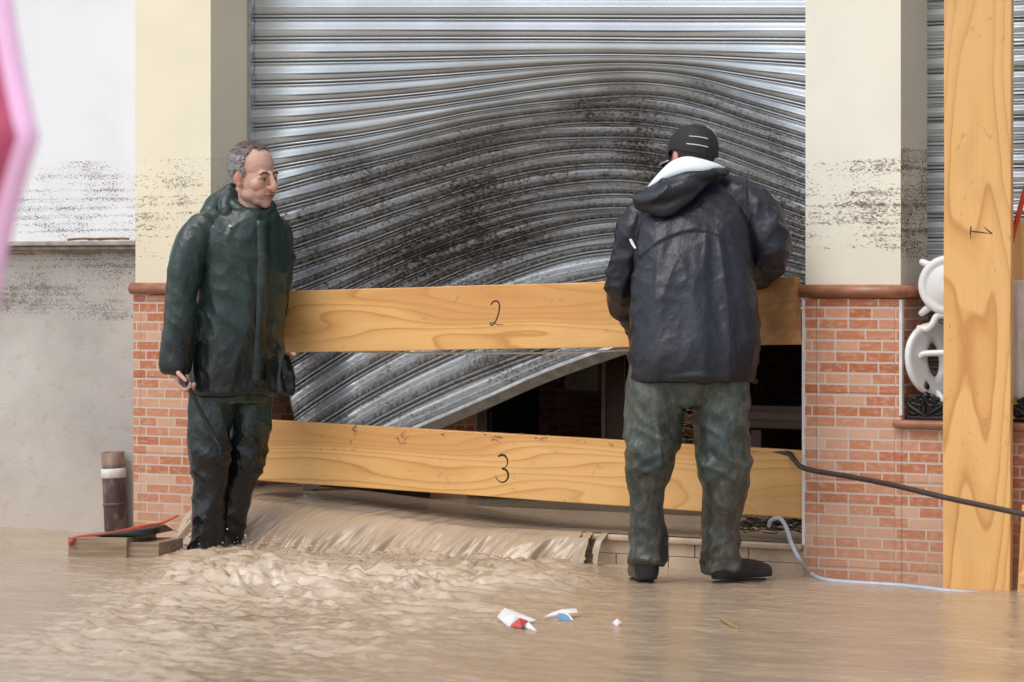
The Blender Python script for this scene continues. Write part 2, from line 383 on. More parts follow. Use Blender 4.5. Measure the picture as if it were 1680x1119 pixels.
def cloth(name, c, c2, mud, mudamt, rough=.36, zs=None, rlow=.2, bs=13, bst=.55):
    m = NT(name, rough, spec=.5); o = m.obj(); z = m.sep(o)[2]
    a = m.noise(o, 5, 5); base = m.mix(m.step(a, .35, .65), c, tuple(x*1.35 for x in c))
    low = None
    if zs:
        wv = m.math('ADD', z, m.math('MULTIPLY', m.math('SUBTRACT', m.noise(o, 7, 5), .5), .35))
        low = m.step(wv, zs[0], zs[1]); base = m.mix(low, base, c2)
    sm = m.noise(m.scl(o, (12, 12, 5)), 1, 9, .74, 1.6); b2 = m.noise(o, 2.6, 3)
    mk_ = m.math('ADD', m.math('MULTIPLY', sm, .7), m.math('MULTIPLY', b2, .4))
    fine_ = m.noise(m.scl(o, (60, 60, 26)), 1, 5, .7, .8); mk_ = m.math('ADD', mk_, m.math('MULTIPLY', m.math('SUBTRACT', fine_, .5), .32)); mm = m.step(mk_, .56-mudamt, .80-mudamt, 0, .75)
    fl = m.step(m.noise(o, 70, 4, .7), .68, .76, 0, .55)
    if low is not None: mm = m.math('MULTIPLY', mm, m.math('SUBTRACT', 1., m.math('MULTIPLY', low, .0)))
    mm = m.math('MAXIMUM', mm, m.math('MULTIPLY', fl, min(1., .35+mudamt*3)))
    m.set('Base Color', m.mix(mm, base, mud))
    rr = m.math('ADD', rough, m.math('MULTIPLY', mm, .3))
    if low is not None: rr = m.math('SUBTRACT', rr, m.math('MULTIPLY', low, rough-rlow))
    m.set('Roughness', rr)
    cr = m.noise(m.scl(o, (bs, bs, bs*.6)), 1, 4, .6, .6, 'RIDGED_MULTIFRACTAL'); c2_ = m.noise(m.scl(o, (30, 30, 22)), 1, 3, .6, .5)
    m.bump(m.math('ADD', m.math('MULTIPLY', cr, .5), m.math('ADD', m.math('MULTIPLY', c2_, .7), m.math('MULTIPLY', m.noise(o, 140, 3), .12))), bst, .012); return m.m
M_jg = cloth('green_raincoat', (.013, .029, .025), (.0075, .0115, .0125), (.13, .11, .085), -.03, .36, (1.08, .72), .22, 8, .5)
M_tg = cloth('green_black_wader', (.017, .036, .030), (.006, .0075, .009), (.15, .125, .10), -.02, .32, (.62, .42), .12, 11, .8)
M_jn = cloth('navy_raincoat', (.0075, .0085, .0155), (.0065, .0075, .012), (.10, .09, .085), -.10, .40, (.9, .7), .36, 13, .42)
M_tm = cloth('muddy_green_trousers', (.026, .040, .034), (.030, .034, .029), (.145, .135, .112), .09, .38, (.5, .2), .34)
M_lin = plain('pale_lining', (.74, .80, .82), .7, var=.06)
M_rub = plain('black_rubber', (.013, .015, .018), .3, var=.3)
M_cap2 = plain('black_cap_cloth', (.014, .014, .015), .75, var=.3, sc=60)
M_blackm = plain('black_iron', (.015, .015, .016), .4, .3)
M_whitem = plain('white_enamel', (.78, .78, .77), .32, var=.08, sc=9, bump=.06)

def skin_mat():
    m = NT('skin', .48, spec=.4); a = m.n('ShaderNodeAttribute', attribute_name='Col').outputs['Color']; o = m.obj()
    m.set('Base Color', m.mix(m.step(m.noise(o, 45, 4), .35, .7, 0, .25), a, m.mix(.5, a, (.42, .16, .10))))
    m.b.inputs['Subsurface Weight'].default_value = .12; m.b.inputs['Subsurface Radius'].default_value = (.012, .004, .002)
    m.bump(m.math('ADD', m.noise(o, 260, 3), m.math('MULTIPLY', m.noise(m.scl(o, (45, 45, 110)), 1, 4), 1.4)), .45, .004); return m.m
M_skin = skin_mat()
M_grey = plain('grey_hair', (.33, .32, .325), .75, var=.35, sc=60, bump=.3)
M_brown = plain('thin_brown_hair', (.17, .12, .10), .6, var=.4, sc=120, bump=.4)
M_eye = plain('eye_white', (.36, .29, .25), .2, var=.05); M_iris = plain('dark_iris', (.02, .012, .01), .15, var=.1)

# ------------------------------------------------------------------ the building
XL = xY(346, 0); XLL = xY(219, 0); XR = 0.0; XRR = xY(1479, 0)
YS = float(atX(414, 300, XL)[1]); YN = float(atX(1524, 300, XRR)[1])
TOP = 3.7; ZC = 1.075; ZB = -.25; CAPH = .048
print('XL', XL, XLL, XRR, 'YS', YS, YN)
# neighbouring wall on the left
t = thing('house_wall', 'white rendered wall with bare grey cement lower half, left of the cream pillar', 'wall', (XLL, .10, 0))
mk('upper_render', box(XLL-9, XLL-.002, .13, .45, 1.29, TOP), M_white, t, False)
mk('lower_render', box(XLL-9, XLL-.002, .12, .45, ZB, 1.27), M_conc, t, False)
lg = [box(XLL-9, XLL-.012, .06, .45, 1.272, 1.289), box(XLL-9, XLL-.02, .035, .16, 1.291, 1.312)]
mk('ledge', join(lg), M_ledge, t, False, bevel=.004)
g = [tube([(XLL-a, .05, 1.318), (XLL-a+.09, .045, 1.322), (XLL-a+.17, .05, 1.32)], .006, 6) for a in (.42, .24, .3)]
sd_ = tag(mk('reed_stems', join(g), plain('dry_reed', (.22, .12, .06), .8)), 'dry brown reed stems lying on the grey wall ledge', 'reeds')

def cap_ring(x0, x1, y1):
    """bull-nose tile course around the exposed sides of a pillar"""
    prof = [(.0, ZC-.002), (.014, ZC), (.024, ZC+.009), (.029, ZC+.024), (.024, ZC+.039), (.014, ZC+CAPH), (0., ZC+CAPH+.002)]
    rings = []
    for o, z in prof: rings.append(np.array([(x0-o*.3, y1, z), (x0-o*.3, -o, z), (x1+o, -o, z), (x1+o, y1, z)]))
    return loft(rings)
def pillar(label, x0, x1, depth, front, side, trim):
    t = thing('pillar', label, 'pillar', (x0, 0, 0))
    zt = ZC+CAPH+.002
    V, Fc = box(x0+.006, x1-.006, .006, depth, zt-.005, TOP)
    mk('plaster_shaft', (V, [f for f in Fc if f != (1, 2, 6, 5)]), front, t, False)
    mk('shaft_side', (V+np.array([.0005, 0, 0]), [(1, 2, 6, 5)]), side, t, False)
    mk('tile_base', box(x0, x1, 0, depth, ZB, ZC-.004), M_brick, t, False)
    mk('tile_cap', cap_ring(x0, x1, depth), M_cap, t, True)
    for (a, z0_, z1_) in trim: mk('edge_trim', box(a-.006, a+.006, -.004, .012, z0_, z1_), M_trim, t, False)
    return t
pillar('cream pillar on brick tiles behind the bare-headed man in green', XLL, XL, 9.1, M_cream, M_cream, [])
ZS = 1.176-(690-HOR)/432.
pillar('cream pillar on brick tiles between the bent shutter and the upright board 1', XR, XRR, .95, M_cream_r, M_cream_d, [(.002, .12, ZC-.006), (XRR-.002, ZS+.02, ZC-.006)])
# right-hand window niche
t = thing('window_wall', 'low brick tiled wall with terracotta sill behind upright board 1', 'wall', (XRR, 0, 0))
mk('tile_face', box(XRR+.001, 5, .002, .95, ZB, ZS-.03), M_brick, t, False)
V, Fc = box(XRR-.03, 5, -.028, YN+.05, ZS-.028, ZS+.004)
mk('sill', (V, Fc), M_cap, t, False, bevel=.012)
mk('lintel', box(XRR+.001, 5, .02, .95, 2.7, TOP), M_cream_r, t, False)
t = thing('lintel_wall', 'cream wall above the bent roller shutter', 'wall', (XL, 0, 2.8)); mk('face', box(XL-.002, XR+.002, .012, .6, 2.85, TOP), M_cream, t, False)

# ------------------------------------------------------------------ shutters
def spline_cols(tab_x, tab, xs):
    tab = np.asarray(tab, float); P = resample(np.concatenate([np.array(tab_x)[:, None], tab.T], 1), 24)
    return np.stack([np.interp(xs, P[:, 0], P[:, 1+i]) for i in range(tab.shape[0])])
def slat_profile(f):
    """depth towards the street over one slat (f 0..1 from its upper edge)"""
    belly = .0052*np.sin(np.pi*np.clip(f/.66, 0, 1))**.6*(f < .66)
    r1 = .0075*np.clip(np.sin(np.pi*np.clip((f-.67)/.13, 0, 1)), 0, 1); r2 = .0075*np.clip(np.sin(np.pi*np.clip((f-.83)/.13, 0, 1)), 0, 1)
    return belly+r1+r2+.0016*np.clip(np.sin(np.pi*np.clip((f-.30)/.07, 0, 1)), 0, 1)
FS = np.array([0, .02, .06, .12, .20, .29, .32, .335, .35, .37, .38, .46, .53, .58, .62, .655, .675, .70, .735, .77, .80, .83, .86, .895, .93, .96, .985])
ks = [-30, -8, 0, 2.3, 4.7, 9.2, 13.3, 17.8, 22.0]
cols = [416, 500, 600, 700, 800, 900, 1000, 1080, 1150, 1230, 1330]
PITCH = 36.5
tab = [[-30*PITCH]*11, [-8*PITCH]*11, [0]*11,
       [84, 83, 82, 81, 80, 79, 79, 80, 81, 83, 86],
       [170, 167, 160, 150, 137, 124, 116, 117, 127, 148, 173],
       [335, 312, 284, 256, 231, 216, 211, 215, 228, 255, 292],
       [486, 452, 412, 374, 341, 318, 308, 314, 330, 358, 392],
       [645, 604, 553, 505, 464, 433, 414, 412, 420, 436, 457],
       [816, 787, 747, 707, 667, 626, 587, 560, 543, 527, 508]]
cx = np.linspace(416, 1330, 190)
T0 = spline_cols(cols, tab, cx)
kk = (np.arange(-30, 22)[:, None]+FS[None, :]).ravel(); kk = kk[kk < 21.6]; fr = np.tile(FS, 52)[:len(kk)]
# smooth interpolation in slat number, column by column
def pchip(x, y, q):
    h = np.diff(x); d = np.diff(y, axis=0)/h[:, None]; m = np.zeros_like(y); m[0] = d[0]; m[-1] = d[-1]
    m[1:-1] = (d[:-1]*h[1:, None]+d[1:]*h[:-1, None])/(h[1:]+h[:-1])[:, None]
    i = np.clip(np.searchsorted(x, q)-1, 0, len(x)-2); t_ = ((q-x[i])/h[i])[:, None]; H = h[i][:, None]
    return (2*t_**3-3*t_**2+1)*y[i]+(t_**3-2*t_**2+t_)*H*m[i]+(-2*t_**3+3*t_**2)*y[i+1]+(t_**3-t_**2)*H*m[i+1]
PY = pchip(np.array(ks, float), T0, kk)
PX = np.broadcast_to(cx, PY.shape).copy()
lowleft = sstep(12.5, 20, kk)[:, None]*np.exp(-(cx-416)/160.)[None, :]*72; PX += lowleft
dk = np.gradient(kk); loss = np.clip(1-np.gradient(PY, axis=0)/(dk[:, None]*PITCH+1e-9), -.25, .8)
slopeY = np.sign(loss)*np.sqrt(np.abs(loss))*.055*(kk > 1)[:, None]
slopeY *= (sstep(0, .16, (cx-416)/893.)*sstep(1.02, .86, (cx-416)/893.)*.9+.1)[None, :]
ker = np.ones(25)/25
YD = np.cumsum(slopeY*dk[:, None], axis=0)
YD = np.apply_along_axis(lambda c: np.convolve(np.pad(c, 24, 'edge'), np.ones(49)/49, 'valid'), 0, YD)
# crumpled waves along the slats
wv = perlin(np.stack([PX.ravel()/150., np.repeat(kk, len(cx))/5., np.zeros(PX.size)], 1)).reshape(PX.shape)
YD += wv*.022*sstep(2, 6, kk)[:, None]
wob = perlin(np.stack([PX.ravel()/210., np.repeat(np.floor(kk), len(cx))*1.7, np.zeros(PX.size)+5], 1)).reshape(PX.shape)
PY += wob*5.*sstep(3, 8, kk)[:, None]
Yg = YS+np.clip(YD, -.05, .6)
d = Fv[None, None]+Rv[None, None]*((PX-PW/2)/FPX)[..., None]+Uv[None, None]*((HOR-PY)/FPX)[..., None]
P3 = CAM+d*((Yg-CAM[1])/d[..., 1])[..., None]
gu = np.gradient(P3, axis=0); gv = np.gradient(P3, axis=1); nn = np.cross(gu, gv); nn /= np.linalg.norm(nn, axis=2)[..., None]
nn *= np.where(nn[..., 1:2] > 0, -1, 1)
P3s = P3+nn*(slat_profile(fr)*1.25)[:, None, None]
t = thing('roller_shutter', 'galvanised roller shutter bent and torn out by the flood, its lower corner lifted', 'roller shutter', (XL, YS, 0))
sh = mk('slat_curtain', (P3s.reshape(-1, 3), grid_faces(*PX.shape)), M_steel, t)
def set_uv(o, U, Vv):
    me = o.data; uv = me.uv_layers.new(name='UVMap'); L = np.empty(len(me.loops), np.int32); me.loops.foreach_get('vertex_index', L)
    uv.data.foreach_set('uv', np.stack([U[L], Vv[L]], 1).astype(np.float32).ravel())
set_uv(sh, PX.ravel()/400., np.repeat(kk, len(cx)))
sh.modifiers.new('solid', 'SOLIDIFY').thickness = .0016
be = P3[-1]; bedge = be[::4]
bar = [tube(be[4:-2:5]-np.array([0, .004, .0]), .011, 8, 2), loft([np.array([p+np.array(q) for q in ((0, -.02, -.002), (0, .012, -.002), (0, .012, -.05), (0, -.006, -.05), (0, -.006, -.012), (0, -.02, -.012))]) for p in be[4:-2:3]])]
mk('bottom_bar', join(bar), M_rail, t)
mk('guide_rail', box(XL+.001, XL+.012, YS-.03, YS+.03, .15, 2.9), M_rail, t, False)
mk('guide_rail', box(XR-.014, XR-.001, YS-.03, YS+.03, .15, 2.9), M_rail, t, False)
# window shutter, undamaged
x0, x1 = XRR-.05, 4.9; ns = 34; kz = (np.arange(ns)[:, None]+FS[None, :]).ravel(); f2 = np.tile(FS, ns)
xs = np.linspace(x0, x1, 40); PZ = 2.75-kz*.0925*.68; Zs = PZ
Vw = np.stack([np.broadcast_to(xs, (len(kz), 40)), np.broadcast_to((YN-slat_profile(f2)*.9)[:, None], (len(kz), 40)), np.broadcast_to(Zs[:, None], (len(kz), 40))], -1)
t = thing('window_shutter', 'straight galvanised window shutter behind upright board 1', 'roller shutter', (XRR, YN, ZS))
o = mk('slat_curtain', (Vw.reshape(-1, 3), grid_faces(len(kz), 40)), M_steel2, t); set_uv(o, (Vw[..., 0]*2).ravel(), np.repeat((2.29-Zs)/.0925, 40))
mk('backing_wall', box(x0, x1, YN+.03, YN+.2, ZS, 2.9), M_ledge, t, False)

# ------------------------------------------------------------------ flooded room behind the shutter
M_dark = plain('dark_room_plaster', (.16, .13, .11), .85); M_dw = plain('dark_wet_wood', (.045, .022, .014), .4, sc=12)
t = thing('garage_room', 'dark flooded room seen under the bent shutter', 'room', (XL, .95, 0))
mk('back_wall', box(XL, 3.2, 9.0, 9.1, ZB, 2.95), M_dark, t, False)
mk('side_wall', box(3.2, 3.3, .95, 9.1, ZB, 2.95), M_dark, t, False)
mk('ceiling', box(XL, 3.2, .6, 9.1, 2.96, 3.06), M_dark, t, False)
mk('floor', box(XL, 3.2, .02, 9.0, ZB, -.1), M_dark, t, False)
def standing(name, label, cat, px0, px1, py_top, Y, th, mat, z0=.05, parts=None):
    a = atY(px0, py_top, Y); b = atY(px1, py_top, Y); t = thing(name, label, cat, (a[0], Y, z0))
    mk('body', box(a[0], b[0], Y, Y+th, z0, a[2]), mat, t, False, bevel=.006); return t, a, b
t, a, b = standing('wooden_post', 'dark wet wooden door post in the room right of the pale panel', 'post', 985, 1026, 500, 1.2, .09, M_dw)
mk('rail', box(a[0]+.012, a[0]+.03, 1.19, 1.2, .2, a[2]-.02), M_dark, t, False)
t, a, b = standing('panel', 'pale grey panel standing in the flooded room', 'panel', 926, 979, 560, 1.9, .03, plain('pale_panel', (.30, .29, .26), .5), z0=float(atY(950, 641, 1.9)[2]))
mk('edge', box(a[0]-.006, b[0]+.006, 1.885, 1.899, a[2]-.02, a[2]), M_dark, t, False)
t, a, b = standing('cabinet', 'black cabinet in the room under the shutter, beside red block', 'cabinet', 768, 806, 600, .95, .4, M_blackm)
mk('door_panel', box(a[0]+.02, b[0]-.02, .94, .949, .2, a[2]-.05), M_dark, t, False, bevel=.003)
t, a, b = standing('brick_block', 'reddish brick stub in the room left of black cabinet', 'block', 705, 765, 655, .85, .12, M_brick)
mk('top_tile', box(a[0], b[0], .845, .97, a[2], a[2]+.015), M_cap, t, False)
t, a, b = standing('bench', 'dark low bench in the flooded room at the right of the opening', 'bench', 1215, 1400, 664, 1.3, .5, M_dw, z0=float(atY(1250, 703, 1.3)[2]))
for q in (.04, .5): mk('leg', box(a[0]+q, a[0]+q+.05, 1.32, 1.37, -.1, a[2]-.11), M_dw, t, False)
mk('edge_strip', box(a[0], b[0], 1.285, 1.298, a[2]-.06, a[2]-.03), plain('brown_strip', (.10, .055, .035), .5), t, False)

# ------------------------------------------------------------------ doorstep
t = thing('doorstep', 'mud covered tiled doorstep under board 3', 'doorstep', (XL, 0, 0))
M_step = plain('muddy_step_tile', (.50, .375, .265), .3, var=.2, sc=8, bump=.25)
mk('tread', box(XL+.002, XR-.002, -.022, .5, .098, .124), M_step, t, False, bevel=.008)
rs = []
nx = 12; wx = (XR-XL)/nx
for i in range(nx):
    for zz0, zz1 in ((-.2, -.02), (-.018, .046), (.048, .097)): rs.append(box(XL+i*wx+.003+(wx/2 if zz1 == .046 and i < nx-1 else 0), XL+(i+1)*wx-.001+(wx/2 if zz1 == .046 and i < nx-2 else 0), .0, .02, zz0, zz1))
mk('riser', join(rs), M_step, t, False, bevel=.002)

# ------------------------------------------------------------------ water
def lipz(x):
    """height of the water sheet at the lip"""
    s = (x-XL)/(XR-XL); return .215-.085*sstep(.0, .62, s)-.01*s
# flow strength along the step (0..1)
def flow(x):
    s = (x-XL)/(XR-XL); return np.clip(1.05-.55*sstep(.15, .62, s)-.33*sstep(.60, .67, s)-.17*sstep(.70, .74, s), 0, 1)
xs = np.concatenate([np.linspace(-60, -6.2, 20, endpoint=False), np.arange(-6.2, 1.9, .0095), np.linspace(1.9, 60, 20)])
ys = np.concatenate([np.linspace(-80, -5, 26, endpoint=False), np.arange(-5, -2.2, .02), np.arange(-2.2, .0, .012), np.arange(0, .3, .03)])
X, Y = np.meshgrid(xs, ys, indexing='ij'); p = np.stack([X.ravel(), Y.ravel(), np.zeros(X.size)], 1)
s = (X-XL)/(XR-XL)
dep = (X-CAM[0])*Fv[0]+(Y-CAM[1])*Fv[1]; dep = np.where(dep < 2, 2, dep)
ipx = PW/2+FPX*((X-CAM[0])*Rv[0]+(Y-CAM[1])*Rv[1])/dep; ipy = HOR+FPX*CAM[2]/dep
wob_ = perlin(p*1.3).reshape(X.shape)
strong = sstep(215, 330, ipx+30*wob_)*sstep(1060, 900, ipx+60*wob_)*sstep(890, 912, ipy)*sstep(1005, 945, ipy+22*wob_)
mild = sstep(20, 190, ipx+(ipy-1000)*1.2+40*wob_)*sstep(1010, 640, ipx+90*wob_)*sstep(925, 965, ipy)*(.35+.65*sstep(1130, 1050, ipy+30*wob_))
turb = strong; reach = strong
wx_ = .25*perlin(p*2.3).reshape(X.shape); q = np.stack([(X+wx_).ravel()*2.5+Y.ravel()*1.2, Y.ravel()*6.0-X.ravel()*.6, np.zeros(X.size)], 1)
n1 = ridge(q, 1.6).reshape(X.shape); n2 = fbm(q*2.1, 4).reshape(X.shape); n3 = ridge(q*np.array([2.0, 1.9, 1])+9, 2).reshape(X.shape); n4 = fbm(p*np.array([20, 44, 1]), 3).reshape(X.shape)
calm = perlin(p*np.array([4, 8, 1])).reshape(X.shape)*.0036+fbm(p*np.array([10, 19, 1]), 3).reshape(X.shape)*.0026+fbm(p*np.array([26, 44, 1])+3, 2).reshape(X.shape)*.0008
fine_m = (np.abs(X+2.1) < 4.2)*(Y > -5.2)
n5 = ridge(np.stack([X.ravel()*2.1+Y.ravel()*.8, Y.ravel()*7.5, np.zeros(X.size)+3], 1)+.6*np.stack([n2.ravel()]*3, 1), 1.5).reshape(X.shape)
Z = fine_m*(calm*(1+1.2*mild)+turb*(n1*.017+n2*.014+n5*.020+n3*.015+n4*.0065-.012)+mild*(n5*.015+n2*.008+n3*.008+n4*.0042-.007))
cr = gauss(ipy, 972+6*np.sin(X*5)+8*wob_, 13)*sstep(200, 330, ipx)*sstep(1000, 850, ipx); Z += cr*(.012+.022*n2+.014*n3)*fine_m
# splash mound round the left man's boots
fo = atZ(352, 900, 0.)
rm = np.sqrt(((X-fo[0]-.02)/.17)**2+((Y-fo[1]-.03)/.2)**2); Z += fine_m*np.exp(-rm**2)*(.035+.03*n3+.02*n2)
foamv = np.clip(turb*.75+.25*cr+mild*.75+np.exp(-rm**2)*.5-.1, 0, 1)*np.clip(.45+n2*1.1, 0, 1)+.06
cl = np.repeat(foamv.ravel()[:, None], 3, 1)
tag(mk('flood_water', (np.stack([X.ravel(), Y.ravel(), Z.ravel()], 1), grid_faces(*X.shape)), M_water, col=cl), kind='structure')
# water sheet pouring over the step
xs = np.arange(XL+.004, XR-.004, .005); tt = np.linspace(0, 1, 60)
X, T = np.meshgrid(xs, tt, indexing='ij'); fl = flow(X); pp = np.stack([X.ravel()*6.5+T.ravel()*.9, T.ravel()*1.1, np.zeros(X.size)], 1)
st1 = perlin(pp).reshape(X.shape); st2 = fbm(pp*np.array([3.2, 1.5, 1])+4, 3).reshape(X.shape); st3 = fbm(np.stack([X.ravel()*22, T.ravel()*9, np.ones(X.size)], 1), 3).reshape(X.shape)
fl = np.clip(fl*(1+.35*st1+.18*st2), 0.02, 1.4)
a = np.clip(T/.42, 0, 1); b = np.clip((T-.42)/.58, 0, 1)
throw = (.10+.24*fl)*fl**.3
lz = lipz(X)
Yw = np.where(T < .42, .5*(1-a)-.035*a, -.035-throw*b**.8)
Zw = np.where(T < .42, lz+.012*(1-a), lz-(lz+.05)*b**(1.35)) - .010*sstep(.25, .42, T)*(T < .42) - .010*(T >= .42)
ro_ = .45+.55*sstep(.35, .75, (X-XL)/(XR-XL)); Yw -= (.030*st1+.004*st2*ro_)*sstep(.3, .6, T)*(fl > .1)
Zw += (.003*st2)*sstep(.05, .4, T)*sstep(1.02, .7, T)
keep = (flow(X)+.16*perlin(np.stack([X.ravel()*15, X.ravel()*0, X.ravel()*0+3], 1)).reshape(X.shape)+.04*st2 > .17) | (T < .40)
Zw = np.where((T < .42), np.maximum(Zw, .1275), Zw)
G = grid_faces(*X.shape); kv = keep.ravel(); G = G[kv[G].all(1)]
foamv = np.clip(.15+.75*sstep(.45, .85, T)*np.clip(.45+.25*st2+.9*perlin(np.stack([X.ravel()*3.5, T.ravel()*1.6, np.full(X.size, 7.)], 1)).reshape(X.shape)+.5*st1, 0, 1)*(.4+.8*gauss((X-XL)/(XR-XL), .55, .2)+.25), 0, 1)
tag(mk('falling_water', (np.stack([X.ravel(), Yw.ravel(), Zw.ravel()], 1), G), M_fall, col=np.repeat(foamv.ravel()[:, None], 3, 1)), kind='structure')
V, Fc = box(XL, 3.2, .48, 9.0, -.1, .17); 
tag(mk('indoor_water', (V, [(4, 5, 6, 7), (0, 1, 5, 4)]), M_inwater, None, False), kind='structure')

# drops thrown up along the foot of the fall
dr = []
for _ in range(420):
    u_ = rng.beta(1.1, 1.5); x_ = XL+.03+u_*(XR-XL)*.66; h_ = abs(rng.normal())*.035*(1-.5*u_)
    r_ = rng.uniform(.0018, .0048); c_ = (x_+rng.normal()*.02, -.30-abs(rng.normal())*.16, .015+h_)
    dr.append(ellipsoid(c_, (r_*rng.uniform(1, 2.4), r_, r_*rng.uniform(.7, 1.3)), 7, 5))
tag(mk('water_drops', join(dr), M_drop), 'muddy drops thrown up at the foot of the pouring water', 'drops', kind='stuff')

# ------------------------------------------------------------------ boards
def strokes(name, pts_list, wd, mat, parent, M):
    """flat pen strokes, 0.6 mm proud of the board"""
    out = []
    for pts in pts_list:
        P = resample(pts, 8); T = np.gradient(P, axis=0); T /= np.linalg.norm(T, axis=1)[:, None]+1e-9
        N = np.stack([-T[:, 1], T[:, 0]], 1); w_ = wd*(.75+.35*np.sin(np.linspace(0.4, 5, len(P))))
        w_[0] *= .5; w_[-1] *= .4
        A = P+N*w_[:, None]; B = P-N*w_[:, None]; n = len(P)
        V = np.concatenate([np.stack([A[:, 0], np.full(n, -.0006), A[:, 1]], 1), np.stack([B[:, 0], np.full(n, -.0006), B[:, 1]], 1), np.stack([A[:, 0], np.full(n, .0004), A[:, 1]], 1), np.stack([B[:, 0], np.full(n, .0004), B[:, 1]], 1)])
        Fc = []
        for i in range(n-1): Fc += [(i, i+1, n+i+1, n+i), (i, 2*n+i, 2*n+i+1, i+1), (n+i, n+i+1, 3*n+i+1, 3*n+i)]
        out.append((V, Fc))
    V, Fc = join(out); return mk(name, xform((V, Fc), M), mat, parent, False)
def plank_mesh(L, H, T_, seed):
    nx, nz = max(2, int(L/.03)), 4
    xs = np.linspace(0, L, nx); zs = np.linspace(0, H, nz)
    rings = []
    for x in xs:
        w1, w2, w3 = (perlin(np.array([[x*2.2, seed, q]]))[0]*.0022 for q in (0, 3, 7)); c = .003
        rings.append(np.array([(x, w3, c+w1), (x, c*.6+w3, w1), (x, T_-c+w3, w1), (x, T_+w3, c+w1), (x, T_+w3, H-c+w2), (x, T_-c+w3, H+w2), (x, c*.6+w3, H+w2), (x, w3, H-c+w2)]))
    return loft(rings)
def board(label, pL, pR, Yf, H, mat, num, num_px, T_=.045, pen=.0027):
    a = atY(*pL, Yf); b = atY(*pR, Yf); L = math.hypot(b[0]-a[0], b[2]-a[2]); ang = math.atan2(b[2]-a[2], b[0]-a[0])
    o = thing('wooden_board', label, 'board', tuple(a)); o.rotation_euler = (0, -ang, 0); M = Matrix.Translation(Vector(a)) @ Matrix.Rotation(-ang, 4, 'Y'); FR[o.name] = M
    mk('plank', plank_mesh(L, H, T_, num_px[0]), mat, o, False, world=False)
    c = atY(*num_px, Yf); lc = M.inverted() @ Vector(c)
    me = strokes('written_numeral', [[(x+lc[0], z+lc[2]) for x, z in st] for st in num], pen, M_ink, None, Matrix.Identity(4)); me.parent = o; FR[me.name] = M
    return o
two = [[(-.028, .035), (-.018, .047), (.002, .05), (.013, .038), (.012, .012), (-.002, -.025), (-.022, -.047), (-.034, -.045), (-.031, -.037), (-.015, -.040), (.01, -.047), (.03, -.046)]]
three = [[(-.026, .048), (-.012, .056), (.008, .052), (.02, .032), (.014, .012), (-.008, .0)], [(-.008, .0), (.012, -.004), (.024, -.022), (.018, -.044), (-.002, -.056), (-.024, -.05), (-.038, -.034)]]
board('long pine board marked 2, held level across the shutter by both men', (432, 579), (1306, 565.5), -.055, .262, pine('pine_board_two', 3.1, wet=2.2), two, (815, 514))
board('long pine board marked 3, set low across the doorway above pouring water', (407, 787), (1317, 851), .03, .262, pine('pine_board_three', 11.7), three, (826, 769), pen=.0042)
# upright board 1
bp = atZ(1547, 966, 0.); D1 = float(np.dot(bp-CAM, Fv))
def localM(P, rz=TH): return Matrix.Translation(Vector(P)) @ Matrix.Rotation(rz, 4, 'Z')
o = thing('wooden_board', 'pine board marked 1 standing upright in the water by right pillar', 'board', tuple(bp), 0)
o.rotation_euler = (0, rad(.12), TH*.35); FR[o.name] = Matrix.Translation(Vector(bp)) @ Matrix.Rotation(TH*.35, 4, 'Z') @ Matrix.Rotation(rad(.12), 4, 'Y')
W1 = .252
V, Fc = plank_mesh(2.75, W1, .045, 3.3); V = np.stack([V[:, 2], V[:, 1], V[:, 0]], 1); Fc = [f[::-1] for f in Fc]
V[:, 2] -= .06; mk('plank', (V, Fc), pine('pine_board_one', 23.4, True, k=.75), o, False, world=False)
zc = (966-374)/ (FPX/D1)
one = [[(-.002, .026), (-.004, .0), (-.002, -.022)], [(-.003, .008), (.04, .003), (.078, -.002)], [(.078, -.002), (.06, .012), (.046, .024)]]
me = strokes('written_numeral', [[(x+.105, z+zc-.02) for x, z in st] for st in one], .0020, M_ink, None, Matrix.Identity(4)); me.parent = o; FR[me.name] = FR[o.name]

# straw and twig litter
def litter(name, label, cat, pts, mat, ln=(.02, .07), r=.0014, spread=(.02, .01, .008), curl=.6):
    out = []
    for P in pts:
        c = np.array(P)+rng.normal(size=3)*np.array(spread); a = rng.uniform(0, 6.3); l = rng.uniform(*ln); e = rng.normal()*.25*curl
        dv = np.array([math.cos(a), math.sin(a)*.5, e])*l
        out.append(tube([c-dv/2, c+rng.normal(size=3)*l*.08*curl, c+dv/2], r*rng.uniform(.6, 1.5), 5, 3))
    return tag(mk(name, join(out), mat, None, True), label, cat, kind='stuff')
M_straw = plain('dry_straw', (.30, .20, .08), .8); M_twig = plain('wet_twigs', (.045, .028, .017), .7)
pts = []
for i in range(150):
    u = rng.beta(1.6, 1.6); px = 640+u*450; pts.append(atY(px, 706+(px-640)*.0545, rng.uniform(.035, .07)))
litter('twig_litter', 'dark twigs and straw caught along the top of board 3', 'twigs', pts[:120], M_twig, (.012, .045), .0013, (.01, .006, .003))
litter('straw_litter', 'pale straws lying on top of board 3 beside the man in navy', 'straw', pts[120:], M_straw, (.03, .08), .0014, (.01, .008, .006), 1.2)
pts = [atY(rng.uniform(1215, 1316), rng.uniform(852, 868), rng.uniform(.02, .12)) for _ in range(160)]
litter('reed_litter', 'dark reeds packed under the right end of board 3', 'reeds', pts, M_twig, (.03, .09), .0018, (.004, .01, .006))
pts = [atY(rng.uniform(572, 585), rng.uniform(700, 722), .026) for _ in range(9)]+[atY(rng.uniform(648, 664), rng.uniform(705, 735), .026) for _ in range(8)]
litter('grass_litter', 'wisps of muddy grass hanging over the front of board 3', 'grass', pts, plain('muddy_grass', (.16, .11, .06), .8), (.012, .035), .0008, (.003, .001, .01), 2)
